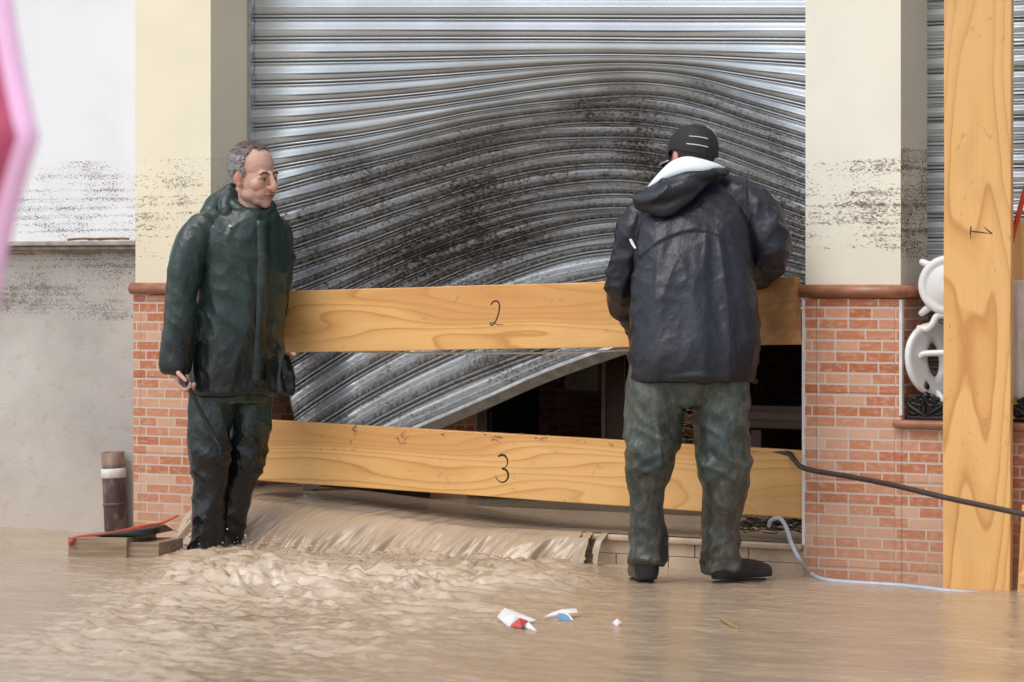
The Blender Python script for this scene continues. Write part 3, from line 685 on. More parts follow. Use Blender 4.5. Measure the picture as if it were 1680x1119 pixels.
pts = [atZ(rng.uniform(-20, 55), rng.uniform(850, 862), .01) for _ in range(50)]
litter('floating_litter', 'dark floating twigs along the foot of grey wall', 'twigs', pts, M_twig, (.02, .08), .003, (.05, .03, .004))
pts = [atY(rng.uniform(1110, 1136), rng.uniform(675, 735), .5) for _ in range(110)]
litter('reed_litter', 'tangle of straw seen between the legs of man in navy', 'reeds', pts, plain('brown_reeds', (.13, .08, .045), .8), (.03, .09), .0018, (.02, .05, .02), 1.5)

# ------------------------------------------------------------------ people
def head_parts(M, hair_cap=False):
    P = []; E = lambda c, r, R=None: P.append(xform(ellipsoid(c, r, M=R), M)); Tb = lambda pts, rr: P.append(xform(tube(pts, rr, 12, 3), M))
    E((0, -.014, .036), (.074, .096, .086)); E((0, .020, -.02), (.066, .070, .09)); E((0, .040, -.056), (.060, .050, .060))
    E((0, .076, -.098), (.025, .021, .021)); E((0, .052, -.088), (.047, .040, .028)); E((0, .02, -.072), (.067, .052, .042))
    for s_ in (-1, 1):
        E((s_*.036, .058, -.026), (.030, .030, .030)); E((s_*.027, .0745, .020), (.026, .0125, .012))
        E((s_*.013, .101, -.034), (.011, .012, .0095)); E((s_*.027, .068, -.056), (.024, .026, .03))
        R = Matrix.Rotation(s_*.22, 4, 'Z') @ Matrix.Rotation(-.2, 4, 'X')
        E((s_*.076, -.010, -.010), (.0085, .019, .031), R); E((s_*.074, -.002, -.035), (.008, .011, .013), R)
        E((s_*.031, .0795, .0085), (.0175, .0125, .0065)); E((s_*.031, .079, -.0105), (.0165, .0115, .0065)); E((s_*.045, .073, 0), (.009, .009, .010))
    Tb([(0, .085, .020), (0, .099, -.004), (0, .114, -.027), (0, .112, -.036)], [.0105, .012, .0155, .0145])
    E((0, .0925, -.0595), (.025, .0115, .0055)); E((0, .0905, -.0715), (.022, .0115, .0065)); E((0, .086, -.05), (.022, .013, .013))
    return P
def head_colour(V, M, base=(.64, .40, .31)):
    Mi = np.array(M.inverted()); L = V @ Mi[:3, :3].T+Mi[:3, 3]; c = np.tile(np.array(base), (len(V), 1))
    def mixc(w_, col): nonlocal c; c = c*(1-w_[:, None])+np.array(col)*w_[:, None]
    near = np.exp(-np.clip(np.linalg.norm(L/np.array([.1, .13, .14]), axis=1)-1, 0, 9)*12)
    mixc(near*.7*np.exp(-((L[:, 0]/.02)**2+((L[:, 1]-.11)/.025)**2+((L[:, 2]+.03)/.022)**2)), (.60, .22, .17))
    mixc(near*.45*np.exp(-(((np.abs(L[:, 0])-.042)/.022)**2+((L[:, 2]+.028)/.022)**2))*(L[:, 1] > .03), (.60, .25, .19))
    mixc(near*.8*(np.abs(L[:, 0]) > .07)*(L[:, 1] < .02), (.58, .24, .18))
    mixc(near*.35*sstep(-.035, -.065, L[:, 2])*(L[:, 1] > -.01), (.42, .31, .27))
    mixc(.8*near*np.exp(-((L[:, 0]/.023)**4+((L[:, 2]+.066)/.0095)**4))*(L[:, 1] > .088), (.40, .14, .12))
    mixc(.9*near*np.exp(-((L[:, 0]/.023)**4+((L[:, 2]+.0660)/.0018)**4))*(L[:, 1] > .085), (.06, .02, .02))
    mixc(.8*near*np.exp(-(((np.abs(L[:, 0])-.031)/.0155)**4+((L[:, 2]-.0035)/.0030)**2))*(L[:, 1] > .06), (.10, .05, .04))
    mixc(.45*near*np.exp(-(((np.abs(L[:, 0])-.031)/.02)**4+((L[:, 2]+.001)/.013)**2))*(L[:, 1] > .06), (.33, .16, .12))
    mixc(.0*near*np.exp(-(((np.abs(L[:, 0])-.032)/.021)**4+((L[:, 2]-.0235+.15*(np.abs(L[:, 0])-.03)*np.sign(np.abs(L[:, 0])-.03))/.0052)**4))*(L[:, 1] > .06), (.085, .055, .045))
    return c
def eyes(parent, M):
    for s_ in (-1, 1):
        e = mk('eye', xform(ellipsoid((s_*.031, .0755, -.001), (.0125, .0125, .0105)), M), M_eye, parent, world=False)
        mk('iris', xform(ellipsoid((s_*.0315, .0855, -.003), (.0065, .0036, .0062)), M), M_iris, e, world=False)
def hand_parts(wrist, fwd, pal, curl=(.5, .8, .6), s=1.0, left=False):
    """fwd: wrist to knuckles; pal: palm normal (curl direction)"""
    f = np.array(fwd, float); f /= np.linalg.norm(f); p = np.array(pal, float); p -= f*p.dot(f); p /= np.linalg.norm(p); sd = np.cross(f, p)*(-1 if left else 1)
    w = np.array(wrist, float); P = []
    for o in (-.026, -.009, .009, .026): P.append(tube([w-f*.01+sd*o*.6, w+f*.045*s+sd*o, w+f*.088*s+sd*o*1.05], [.015, .0135, .0105], 10, 3))
    for o, ln in ((-.030, .78), (-.0105, .95), (.0105, 1.), (.030, .9)):
        q = w+f*.088*s+sd*o; d_ = f.copy(); pts = [q-f*.012, q]; a = 0
        for L_, c_ in zip((.042, .026, .02), curl):
            a += c_; d_ = f*math.cos(a)+p*math.sin(a); q = q+d_*L_*ln*s; pts.append(q)
        P.append(tube(pts, [.0095, .0092, .0086, .0078, .0068], 10, 3))
    q = w+f*.022*s+sd*.03; d1 = f*.55+sd*.6+p*.45; d1 /= np.linalg.norm(d1); q2 = q+d1*.04*s; d2 = f*.75+sd*.1+p*.65; d2 /= np.linalg.norm(d2)
    P.append(tube([q-d1*.015, q, q2, q2+d2*.03*s, q2+d2*.048*s], [.014, .013, .0105, .0095, .0075], 10, 3))
    return P
def rings_torso(R, n=40, k=4, pw=2.3):
    """rows: cx, cy, z, half width, half depth, yaw"""
    Q = resample(np.array(R, float), k); a = np.linspace(0, 2*math.pi, n, endpoint=False); out = []
    for cx_, cy_, z_, rx, ry, yw in Q:
        c_, s_ = np.cos(a), np.sin(a); x_ = np.sign(c_)*np.abs(c_)**(2/pw)*rx; y_ = np.sign(s_)*np.abs(s_)**(2/pw)*ry
        out.append(np.stack([cx_+x_*math.cos(yw)-y_*math.sin(yw), cy_+x_*math.sin(yw)+y_*math.cos(yw), np.full(n, z_)], 1))
    return loft(out)
def shrink_path(path, r, k): return path, [q*k for q in r]
def folds(V, Fq, fn):
    N = normals(V, Fq); return smoothV(V+N*fn(V)[:, None], Fq, 1, .2)
def strands(Mh, sel, n, mat, name, parent, ln, rr=.0011):
    """short hairs laid over the skull; sel(direction) -> keep"""
    out = []; k = 0
    while k < n:
        d_ = rng.normal(size=3); d_ /= np.linalg.norm(d_)
        if not sel(d_): continue
        k += 1; c = np.array([0, -.014, .036])+d_*np.array([.0745, .0965, .0865])
        g_ = np.array([d_[0]*.3, -.8, -.55]); g_ -= d_*g_.dot(d_); g_ /= np.linalg.norm(g_)+1e-6; g_ += rng.normal(size=3)*.22
        l = rng.uniform(*ln); out.append(tube([c-d_*.002, c+g_*l*.5+d_*.005, c+g_*l+d_*rng.uniform(.001, .006)], [rr, rr, rr*.4], 4, 2, round_end=False))
    V, Fc = join(out); return mk(name, xform((V, Fc), Mh), mat, parent, world=False)
def scalp(Mh, sel, thick, seed):
    """thin cap of hair over the skull where sel is true"""
    n, m_ = 170, 100; th = np.linspace(0, 2*math.pi, n, endpoint=False); V = []; keep = []
    for i in range(m_):
        ph = -math.pi/2+.02+(math.pi-.04)*i/(m_-1)
        for a in th:
            d_ = np.array([math.cos(a)*math.cos(ph), math.sin(a)*math.cos(ph), math.sin(ph)]); V.append(d_); keep.append(sel(d_+.045*np.array([math.sin(a*23+ph*31), math.sin(ph*37+a*11), math.sin(a*17-ph*29)])))
    D = np.array(V); keep = np.array(keep); h = thick*(1+.35*perlin(D*np.array([9, 9, 5])+seed))
    Vv = np.array([0, -.014, .036])+D*np.array([.074, .096, .086])+D*h[:, None]; Fc = []
    for i in range(m_-1):
        for j in range(n):
            q_ = (i*n+j, i*n+(j+1) % n, (i+1)*n+(j+1) % n, (i+1)*n+j)
            if keep[list(q_)].all(): Fc.append(q_)
    return xform((Vv, Fc), Mh)

# ---- the bare-headed man on the left
s1 = 392.; g1 = HOR+1.176*s1; O1 = atD(370, g1, FPX/s1)
def A(px, py, d=0.): return ((px-370)/s1, d, (g1-py)/s1)
man1 = bpy.data.objects.new('person', bpy.data.meshes.new('person_tmp')); man1.location = O1; man1.rotation_euler = (0, 0, TH); COL.objects.link(man1)
FR[man1.name] = localM(O1)
tag(man1, 'man in green hooded raincoat and black waders holding the left end of board 2', 'person')
yw = rad(33)
T1 = [(*A(386, 644), .186, .150, yw), (*A(388, 600), .190, .150, yw), (*A(391, 560), .190, .150, yw), (*A(396, 500), .186, .148, yw), (*A(401, 440), .186, .142, yw), (*A(403, 400), .192, .132, yw), (*A(404, 376), .182, .116, yw), (*A(408, 358), .142, .098, yw), (*A(411, 346), .098, .082, yw)]
ra = ([A(362, 362, -.04), A(332, 382, -.08), A(317, 412, -.11), A(309, 455, -.13), A(302, 530, -.145), A(297, 575, -.15), A(295, 607, -.155)], [.05, .062, .064, .061, .057, .054, .051])
la = ([A(430, 362, .06), A(450, 384, .11), A(453, 420, .13), A(448, 470, .17), A(440, 530, .25), A(446, 576, .36)], [.045, .060, .060, .054, .048, .042])
jk = [rings_torso(T1), tube(*ra, 20, 5, round_end=False), tube(*la, 20, 5)]
# stand-up collar, storm placket and thrown-back hood
ca = np.linspace(0, 2*math.pi, 26)
cb = np.array([A(409, 340, 0.)])[0]
collar = [(cb[0]+.083*math.cos(a)*math.cos(yw)-.078*math.sin(a)*math.sin(yw), cb[1]+.083*math.cos(a)*math.sin(yw)+.078*math.sin(a)*math.cos(yw), cb[2]+.030-.072*max(0, -math.sin(a))**1.3-.012*max(0, -math.cos(a))) for a in ca]
jk.append(tube(collar, [.021]*26, 10, 1, round_end=False))
jk.append(tube([A(380, 316, .06), A(356, 338, .07), A(344, 357, .05), A(342, 372, -.01), A(356, 378, -.06)], [.03, .045, .043, .034, .012], 16, 5))
jk.append(tube([A(380, 320, -.02), A(372, 336, -.05), A(374, 352, -.085)], [.028, .028, .016], 14, 4))
V, Fq = fuse(jk, .0052, 5)
def crease(q, pw=1.15): return (1-np.clip(np.abs(perlin(q))*2.0, 0, 1))**pw
def warp(p, a=.05): return p+a*np.stack([perlin(p*4), perlin(p*4+9), perlin(p*4+20)], 1)
def f1(p):
    x, y, z = p[:, 0], p[:, 1], p[:, 2]; arm = sstep(-.09, -.15, x)*sstep(1.40, 1.3, z)
    q = warp(p)
    v = crease(q*np.array([6, 6, 1.3]), 1.6)*.011
    v += crease(np.stack([(x*.8+z*1.0)*6, y*4, (z-x)*2.2], 1)+q*2, 1.3)*.010*(1-.85*arm)
    v += crease(q*np.array([10, 10, 5])+4, 1.1)*.0045*(1-.6*arm)+crease(q*np.array([18, 18, 10])+8, 1.)*.0015+arm*crease(np.stack([x*9, y*9, z*1.2], 1)+q*1.5+2, 1.2)*.012
    el = gauss(z, 1.03, .16)+.6*gauss(z, .82, .08)
    v += arm*el*(crease(np.stack([x*3, y*3, z*9+x*8], 1)+q*2+7, 1.3)*.007)
    v += .012*gauss(z, .72, .03)*0
    return v-.006
V = folds(V, Fq, f1)
mk('jacket', (V, Fq), M_jg, man1, world=False)
# storm flap down the chest front, hem band and chest stud
fw = np.array([math.sin(yw), -math.cos(yw), 0]); lt = np.array([math.cos(yw), math.sin(yw), 0])
def surf(pt, dirn, off):
    """push a point onto the fused jacket surface along dirn"""
    rel = V-pt; al = rel @ dirn; perp = np.linalg.norm(rel-al[:, None]*dirn, axis=1); m_ = perp < .014
    return pt+dirn*((al[m_].max() if m_.any() else 0)+off)
fl_l = []; fl_r = []
for py in np.linspace(362, 630, 26):
    c = np.array(A(404+(py-362)*-.045, py, 0))+lt*.012; fl_l.append(surf(c-lt*.03, fw, .0015)); fl_r.append(surf(c+lt*.03, fw, .0015))
fl_l = smooth_line = resample(np.array(fl_l), 1); fl_r = np.array(fl_r)
rg = [np.array([l-fw*.012, l, (l+r)/2+fw*.0015, r, r-fw*.012]) for l, r in zip(fl_l, fl_r)]
mk('storm_flap', loft(rg), M_jg, man1, world=False)
st_p = surf(np.array(A(377, 372, 0)), np.array([.1, -1., 0])/1.005, .001); mk('stud', ellipsoid(st_p, (.006, .005, .006)), M_trim, man1, world=False)
lr = ([A(352, 610, -.03), A(348, 650, -.04), A(346, 715, -.06), A(347, 748, -.065), A(345, 800, -.05), A(341, 850, -.045), A(336, 890, -.045), A(333, 915, -.05), A(331, 950, -.05)], [.098, .100, .088, .084, .071, .064, .062, .066, .06])
ll = ([A(412, 610, .05), A(411, 650, .055), A(407, 715, .05), A(401, 750, .05), A(388, 800, .07), A(378, 845, .08), A(371, 880, .09), A(368, 910, .09), A(366, 945, .09)], [.095, .092, .083, .076, .064, .058, .058, .06, .058])
hip = rings_torso([(*A(380, 660), .150, .125, yw), (*A(383, 630), .168, .13, yw), (*A(386, 600), .165, .13, yw), (*A(388, 570), .15, .12, yw)])
V2, F2 = fuse([tube(*lr, 20, 5), tube(*ll, 20, 5), hip], .006, 4)
def f2(p):
    x, y, z = p[:, 0], p[:, 1], p[:, 2]; kn = gauss(z, .42, .15)+gauss(z, .12, .16)
    q = warp(p, .045)
    v = crease(np.stack([x*3+z*3, y*3, z*6.5+x*5], 1)+q*2.2, 1.5)*.017*(.2+kn*.55)
    v += crease(np.stack([x*4-z*4, y*4, z*9-x*7], 1)+q*2+11, 1.4)*.007*kn
    v += crease(q*np.array([7, 7, 1.6])+5, 1.5)*.012+crease(q*np.array([17, 17, 15.]))*.002*(.3+kn)
    return v-.009
V2 = folds(V2, F2, f2)
mk('waders', (V2, F2), M_tg, man1, world=False)
for pth in (lr, ll):
    b_ = np.array(pth[0][-1]); q = b_+np.array([.0, 0, .0]); bt = fuse([tube([q+(0, 0, .06), q, q+np.array([.03, -.05, -.03]), q+np.array([.07, -.15, -.045])], [.055, .055, .048, .04], 14, 4)], .008, 3); mk('boot', bt, M_rub, man1, world=False)
Mh = Matrix.Translation(Vector(A(416, 287, -.01))) @ Matrix.Rotation(rad(180+53), 4, 'Z') @ Matrix.Rotation(rad(-11), 4, 'X') @ Matrix.Rotation(rad(3), 4, 'Y') @ Matrix.Scale(1.075, 4)
body = head_parts(Mh)
body += [tube([A(409, 310, .015), A(407, 330, .012), A(405, 362, .01)], [.058, .060, .07], 18, 4)]
body += [rings_torso([(r[0], r[1], r[2], r[3]*.72, r[4]*.72, r[5]) for r in T1]), rings_torso([(*A(380, 660), .13, .11, yw), (*A(386, 600), .14, .11, yw)])]
body += [tube(ra[0], [q*.62 for q in ra[1]], 14, 4), tube(la[0], [q*.62 for q in la[1]], 14, 4), tube(lr[0], [q*.6 for q in lr[1]], 14, 4), tube(ll[0], [q*.6 for q in ll[1]], 14, 4)]
body += hand_parts(A(298, 594, -.155), (.12, -.1, -1), (.85, -.25, .0), (.75, 1.1, .8), 1.0)
body += hand_parts(A(446, 578, .37), (.25, .75, -.3), (.1, .2, 1), (.6, .9, .6), 1.0, True)
BV, BF = fuse(body, .0030, 4, .5)
Li = np.array(Mh.inverted()); L = BV @ Li[:3, :3].T+Li[:3, 3]
me = mesh('person', BV, BF); ca_ = me.color_attributes.new('Col', 'FLOAT_COLOR', 'POINT'); c = head_colour(BV, Mh)
ca_.data.foreach_set('color', np.concatenate([c, np.ones((len(c), 1))], 1).astype(np.float32).ravel()); me.materials.append(M_skin); man1.data = me
eyes(man1, Mh)
for s_ in (-1, 1):
    bp_ = []
    for x_, z_ in ((.011, .018), (.019, .022), (.028, .0245), (.038, .0245), (.046, .021), (.052, .016)):
        m_ = (np.abs(L[:, 0]-s_*x_) < .004) & (np.abs(L[:, 2]-z_) < .004); bp_.append((s_*x_, L[m_, 1].max()-.0005, z_))
    mk('eyebrow', xform(tube(bp_, [.0015, .0032, .0038, .0036, .003, .0014], 8, 3), Mh), plain('eyebrow_hair', (.085, .060, .052), .8, sc=200, bump=.6), man1, world=False)
def side_sel(d_): return (d_[1] < .16+.10*(d_[2] > .1) or (d_[1] < .33 and -.42 < d_[2] < -.05 and abs(d_[0]) > .85)) and not (d_[2] > .74) and d_[2] > -.72 and not (-.2 < d_[1] < .12 and d_[2] < -.22 and abs(d_[0]) > .4) and not (d_[2] < -.62) and not (d_[1] < -.2 and d_[2] < -.66)
def top_sel(d_): return d_[2] > .56 and d_[1] < .56-.25*(abs(d_[0]) > .35)
hr = mk('hair', scalp(Mh, side_sel, .0075, 2), M_grey, man1, world=False); strands(Mh, side_sel, 3600, M_grey, 'strands', hr, (.012, .024), .0008)
tp = mk('thin_top', scalp(Mh, top_sel, .006, 5), M_brown, hr, world=False); strands(Mh, top_sel, 900, M_brown, 'strands', hr, (.014, .03), .0009)
# crowbar in his right hand
pA, pB = A(300, 600, -.17), A(370, 727, -.23)
t = thing('crowbar', 'dark iron bar in the hand of the bare-headed man', 'crowbar', O1, TH)
mk('shaft', tube([A(306, 608, -.19), A(334, 665, -.215), A(362, 715, -.235)], .0085, 10, 4), M_blackm, t, world=False)
mk('flat_tip', tube([A(361, 713, -.235), A(366, 722, -.238), A(371, 733, -.24)], [.009, .008, .002], 8, 3, flat=.5), plain('rusty_iron', (.10, .07, .05), .6, .4), t, world=False)

# ---- the man seen from behind on the right
s2 = 434.; g2 = HOR+1.176*s2; O2 = atD(1140, g2, FPX/s2)
def B(px, py, d=0.): return ((px-1140)/s2, d, (g2-py)/s2)
man2 = bpy.data.objects.new('person', bpy.data.meshes.new('person_tmp2')); man2.location = O2; man2.rotation_euler = (0, 0, TH); COL.objects.link(man2)
FR[man2.name] = localM(O2)
tag(man2, 'man in navy raincoat and black cap seen from behind, gripping board 2', 'person')
T2 = [(*B(1135, 624, -.02), .232, .155, 0), (*B(1136, 600, -.02), .236, .158, 0), (*B(1139, 560, -.01), .240, .158, 0), (*B(1140, 500, .02), .232, .152, 0), (*B(1140, 440, .06), .224, .145, 0), (*B(1141, 385, .10), .218, .135, 0), (*B(1143, 345, .14), .204, .120, 0), (*B(1145, 315, .17), .168, .102, 0), (*B(1146, 294, .19), .115, .085, 0), (*B(1144, 280, .2), .085, .07, 0)]
la2 = ([B(1100, 322, .16), B(1072, 343, .15), B(1048, 375, .15), B(1031, 425, .16), B(1021, 468, .18), B(1030, 505, .30), B(1052, 540, .48)], [.05, .068, .07, .062, .056, .047, .042])
ra2 = ([B(1180, 308, .17), B(1212, 323, .16), B(1243, 346, .14), B(1263, 380, .11), B(1266, 415, .12), B(1255, 442, .25), B(1252, 462, .44)], [.055, .08, .082, .078, .072, .06, .045])
jk = [rings_torso(T2, 48), tube(*la2, 20, 5), tube(*ra2, 22, 5)]
hemr = [(r_[0], r_[1], r_[2]) for r_ in [B(1032, 619, 0), B(1070, 619, -.13), B(1135, 615, -.175), B(1200, 619, -.13), B(1240, 626, 0)]]
jk.append(tube(hemr, [.004, .010, .011, .010, .004], 10, 5))
V, Fq = fuse(jk, .0052, 5)
def f3(p):
    x, y, z = p[:, 0], p[:, 1], p[:, 2]; q = warp(p, .04)
    arms = np.maximum(sstep(.19, .25, x), sstep(-.19, -.25, x))
    fan = np.stack([np.arctan2(x-.02, 1.95-z)*9, z*.9, y*2], 1)
    v = crease(fan+q*.9, 1.5)*.011*sstep(1.40, 1.2, z)*(1-.6*arms)
    v += crease(q*np.array([5, 5, 3.5])+3, 1.6)*.0045+crease(q*np.array([10, 10, 8])+14, 1.3)*.003+crease(q*np.array([19, 19, 14])+8)*.002
    v += arms*crease(np.stack([x*5+z*4, y*4, z*8-x*6], 1)+q*2, 1.5)*.011+arms*crease(np.stack([x*8-z*5, y*6, z*11+x*4], 1)+q, 1.4)*.006
    # yoke: the cape layer of the back stands proud of the panel below it
    edge = 1.325-.10*(x/.2)**2-.0
    v += sstep(edge-.004, edge+.007, z)*.007*(np.abs(x) < .205)
    return v-.006
V = folds(V, Fq, f3)
mk('jacket', (V, Fq), M_jn, man2, world=False)
def surf2(px, py, off=.004):
    b_ = np.array(B(px, py, 0)); m_ = (np.abs(V[:, 0]-b_[0]) < .012) & (np.abs(V[:, 2]-b_[2]) < .012)
    return np.array([b_[0], (V[m_, 1].min() if m_.any() else 0)-off, b_[2]])
mk('reflective_tab', tube([surf2(1036, 393), surf2(1039, 400), surf2(1042, 407)], [.006, .007, .005], 8, 3, flat=.5), M_trim, man2, world=False)
# hood, hanging half folded, pale lining turned up behind the neck
up_c = resample([B(1064, 306, .07), B(1082, 283, .085), B(1104, 263, .10), B(1128, 255, .10), B(1154, 259, .10), B(1176, 266, .11), B(1192, 274, .14)], 6)
lo_c = resample([B(1064, 308, .045), B(1086, 297, .03), B(1110, 289, .02), B(1130, 286, .015), B(1152, 284, .02), B(1174, 278, .05), B(1194, 276, .12)], 6)
rgs = []
for u_, l_ in zip(up_c, lo_c):
    mid = (u_+l_)/2+np.array([0, -.014, .006]); rgs.append(np.array([u_, u_*.75+mid*.25+np.array([0, -.006, .003]), mid, l_, l_+np.array([0, .03, .0]), (u_+l_)/2+np.array([0, .03, 0]), u_+np.array([0, .016, -.004])]))
mk('hood_lining', loft(rgs), M_lin, man2, world=False)
hd = [tube([B(1058, 313, .05), B(1086, 303, .03), B(1112, 295, .015), B(1135, 292, .01), B(1158, 289, .02), B(1178, 283, .05), B(1196, 280, .11)], [.014, .02, .022, .022, .02, .016, .012], 12, 5),
      tube([B(1052, 326, .04), B(1080, 322, .0), B(1110, 312, -.005), B(1140, 300, .0)], [.03, .036, .034, .02], 14, 5),
      tube([B(1048, 338, .05), B(1076, 343, .005), B(1100, 341, -.005), B(1122, 326, .0), B(1150, 305, .02), B(1176, 290, .05)], [.02, .026, .026, .022, .018, .014], 14, 5)]
HV, HF = fuse(hd, .006, 5)
HV = folds(HV, HF, lambda p: ridge((p+.03*perlin(p*6)[:, None])*np.array([6, 6, 11.]), 2.5)*.012-.005)
mk('hood', (HV, HF), M_jn, man2, world=False)
l2 = ([B(1078, 600, -.01), B(1075, 650, -.02), B(1070, 705, -.03), B(1066, 745, -.045), B(1061, 790, -.03), B(1060, 840, -.02), B(1063, 890, -.02), B(1061, 924, -.025)], [.105, .108, .098, .090, .074, .068, .070, .066])
r2 = ([B(1188, 600, -.01), B(1186, 650, -.02), B(1185, 705, -.03), B(1187, 755, -.04), B(1190, 800, -.03), B(1184, 850, -.0), B(1183, 895, .0), B(1186, 936, .0)], [.105, .106, .102, .096, .092, .078, .072, .078])
hip2 = rings_torso([(*B(1128, 662, 0), .150, .11, 0), (*B(1130, 640, 0), .195, .13, 0), (*B(1132, 610, 0), .205, .14, 0), (*B(1135, 570, .0), .2, .13, 0)])
V2, F2 = fuse([tube(*l2, 20, 5, round_end=False), tube(*r2, 20, 5, round_end=False), hip2], .006, 4)
def f4(p):
    x, y, z = p[:, 0], p[:, 1], p[:, 2]; kn = gauss(z, .47, .10)+.7*gauss(z, .10, .1)+.35*gauss(z, .66, .08)
    q = warp(p, .045)
    v = crease(np.stack([x*4+z*3, y*4, z*9+x*5], 1)+q*2.4+2, 1.2)*.015*(.15+kn)
    v += crease(np.stack([x*6-z*5, y*5, z*12-x*7], 1)+q*2+31, 1.1)*.008*kn
    v += crease(q*np.array([7, 7, 1.6])+5, 1.3)*.013+crease(q*np.array([17, 17, 15.]))*.003*(.4+kn)
    return v-.009
V2 = folds(V2, F2, f4)
mk('trousers', (V2, F2), M_tm, man2, world=False)
def boot(hx, hy, hd_, toe, sole_c):
    h = np.array(B(hx, hy, hd_)); dr = np.array(toe, float); dr /= np.linalg.norm(dr); up = np.array([0, 0, 1.]); z0 = -.008
    base = np.array([h[0], h[1], z0])
    up_ = fuse([tube([base+up*.16, base+up*.10, base+up*.055], [.048, .05, .05], 16, 3), tube([base+up*.045-dr*.01, base+dr*.08+up*.05, base+dr*.15+up*.042, base+dr*.2+up*.036], [.045, .047, .045, .036], 16, 4)], .006, 4)
    Vb = up_[0].copy(); Vb[:, 2] = np.maximum(Vb[:, 2], .014); b_ = mk('boot', (Vb, up_[1]), M_rub, man2, world=False)
    a = np.linspace(0, 2*math.pi, 28, endpoint=False); sd_ = np.cross(dr, up); outl = np.array([base+dr*(.082+.128*math.cos(q))+sd_*.044*math.sin(q)*(1+.12*math.cos(q)) for q in a])
    mk('sole', loft([outl-up*.012, outl+up*.006, outl+up*.013+(base-outl)*.04]), plain('boot_sole', (.045, .04, .035), .6), b_, world=False)
boot(1060, 940, -.02, (-.15, 1, 0), 0); boot(1186, 940, .0, (.80, .55, 0), 0)
Mh2 = Matrix.Translation(Vector(B(1138, 259, .21))) @ Matrix.Rotation(rad(34), 4, 'Z') @ Matrix.Rotation(rad(-12), 4, 'X') @ Matrix.Rotation(rad(9), 4, 'Y') @ Matrix.Scale(1.03, 4)
body = head_parts(Mh2)
body += [tube([B(1137, 272, .2), B(1140, 300, .18), B(1142, 330, .16)], [.058, .06, .07], 16, 4), rings_torso([(r[0], r[1], r[2]+.03, r[3]*.68, r[4]*.66, r[5]) for r in T2]), rings_torso([(*B(1128, 640, 0), .13, .08, 0), (*B(1135, 580, .0), .15, .09, 0)])]
body += [tube(la2[0], [q*.6 for q in la2[1]], 14, 4), tube(ra2[0], [q*.55 for q in ra2[1]], 14, 4), tube(l2[0][:-1], [q*.5 for q in l2[1]][:-1], 14, 4), tube(r2[0][:-1], [q*.5 for q in r2[1]][:-1], 14, 4)]
body += hand_parts(B(1054, 541, .49), (.35, 1, -.15), (0, -.2, 1), (.5, .9, .7), 1., True) + hand_parts(B(1252, 463, .45), (-.1, 1, -.05), (.1, -.1, -1), (.7, .9, .6), 1., False)
BV, BF = fuse(body, .0038, 2, .4)
me = mesh('person', BV, BF); ca_ = me.color_attributes.new('Col', 'FLOAT_COLOR', 'POINT'); c = head_colour(BV, Mh2)
ca_.data.foreach_set('color', np.concatenate([c, np.ones((len(c), 1))], 1).astype(np.float32).ravel()); me.materials.append(M_skin); man2.data = me
eyes(man2, Mh2)
hs2 = lambda d_: d_[1] < .05 and -.8 < d_[2] < .3
mk('hair', scalp(Mh2, hs2, .008, 2), plain('dark_hair', (.05, .04, .038), .7, sc=140, bump=.5), man2, world=False)
# cap: crown, brim, button and pale piping
n, m_ = 48, 16; Vc = []
for i in range(m_):
    for a in np.linspace(0, 2*math.pi, n, endpoint=False):
        lo_ = rad(-4-20*max(0, -math.sin(a))); ph = lo_+(rad(89)-lo_)*i/(m_-1)
        r_ = math.cos(ph)**.82; Vc.append((r_*math.cos(a)*.0885, -.014+r_*math.sin(a)*.111, .030+.098*math.copysign(abs(math.sin(ph))**.95, ph)+(.0015*math.cos(6*a)*math.cos(ph))))
Fc = [(i*n+j, i*n+(j+1) % n, (i+1)*n+(j+1) % n, (i+1)*n+j) for i in range(m_-1) for j in range(n)]+[tuple((m_-1)*n+j for j in range(n))]
capo = mk('cap', xform((np.array(Vc), Fc), Mh2), M_cap2, man2, world=False)
bv = []; 
for u_ in np.linspace(0, 1, 9):
    row = []
    for a in np.linspace(rad(20), rad(160), 22):
        rr_ = 1+u_*.62*math.sin((a-rad(20))/rad(140)*math.pi)**.6; row.append((math.cos(a)*.0885*(1+u_*.02), -.014+math.sin(a)*.111*rr_, .034-.022*u_-.020*abs(math.cos(a))**2*u_*1.3))
    bv.append(row)
bv = np.array(bv); top = bv.reshape(-1, 3); bot = top-np.array([0, 0, .004]); gf = [tuple(f) for f in grid_faces(9, 22)]
brim = mk('brim', xform(join([(top, gf), (bot, [f[::-1] for f in gf])]), Mh2), M_cap2, capo, world=False)
edge = np.concatenate([bv[-1]]); mk('brim_edge', xform(tube(edge-np.array([0, 0, .002]), .0032, 8, 1), Mh2), plain('grey_piping', (.45, .47, .5), .5), capo, world=False)
mk('button', xform(ellipsoid((0, -.014, .129), (.009, .009, .005)), Mh2), M_cap2, capo, world=False)
def cap_pt(a, ph, k=1.012): r_ = math.cos(ph)**.82; return (r_*math.cos(a)*.0885*k, -.014+r_*math.sin(a)*.111*k, .030+.098*math.copysign(abs(math.sin(ph))**.95, ph)*k)
pip = [[(rad(-140), rad(16)), (rad(-120), rad(13)), (rad(-98), rad(10))], [(rad(-146), rad(0)), (rad(-122), rad(-4)), (rad(-98), rad(-7))], [(rad(-78), rad(52)), (rad(-60), rad(44)), (rad(-47), rad(30))]]
for q_ in pip: mk('piping', xform(tube([cap_pt(*z_) for z_ in q_], .0019, 6, 4), Mh2), M_trim, capo, world=False)

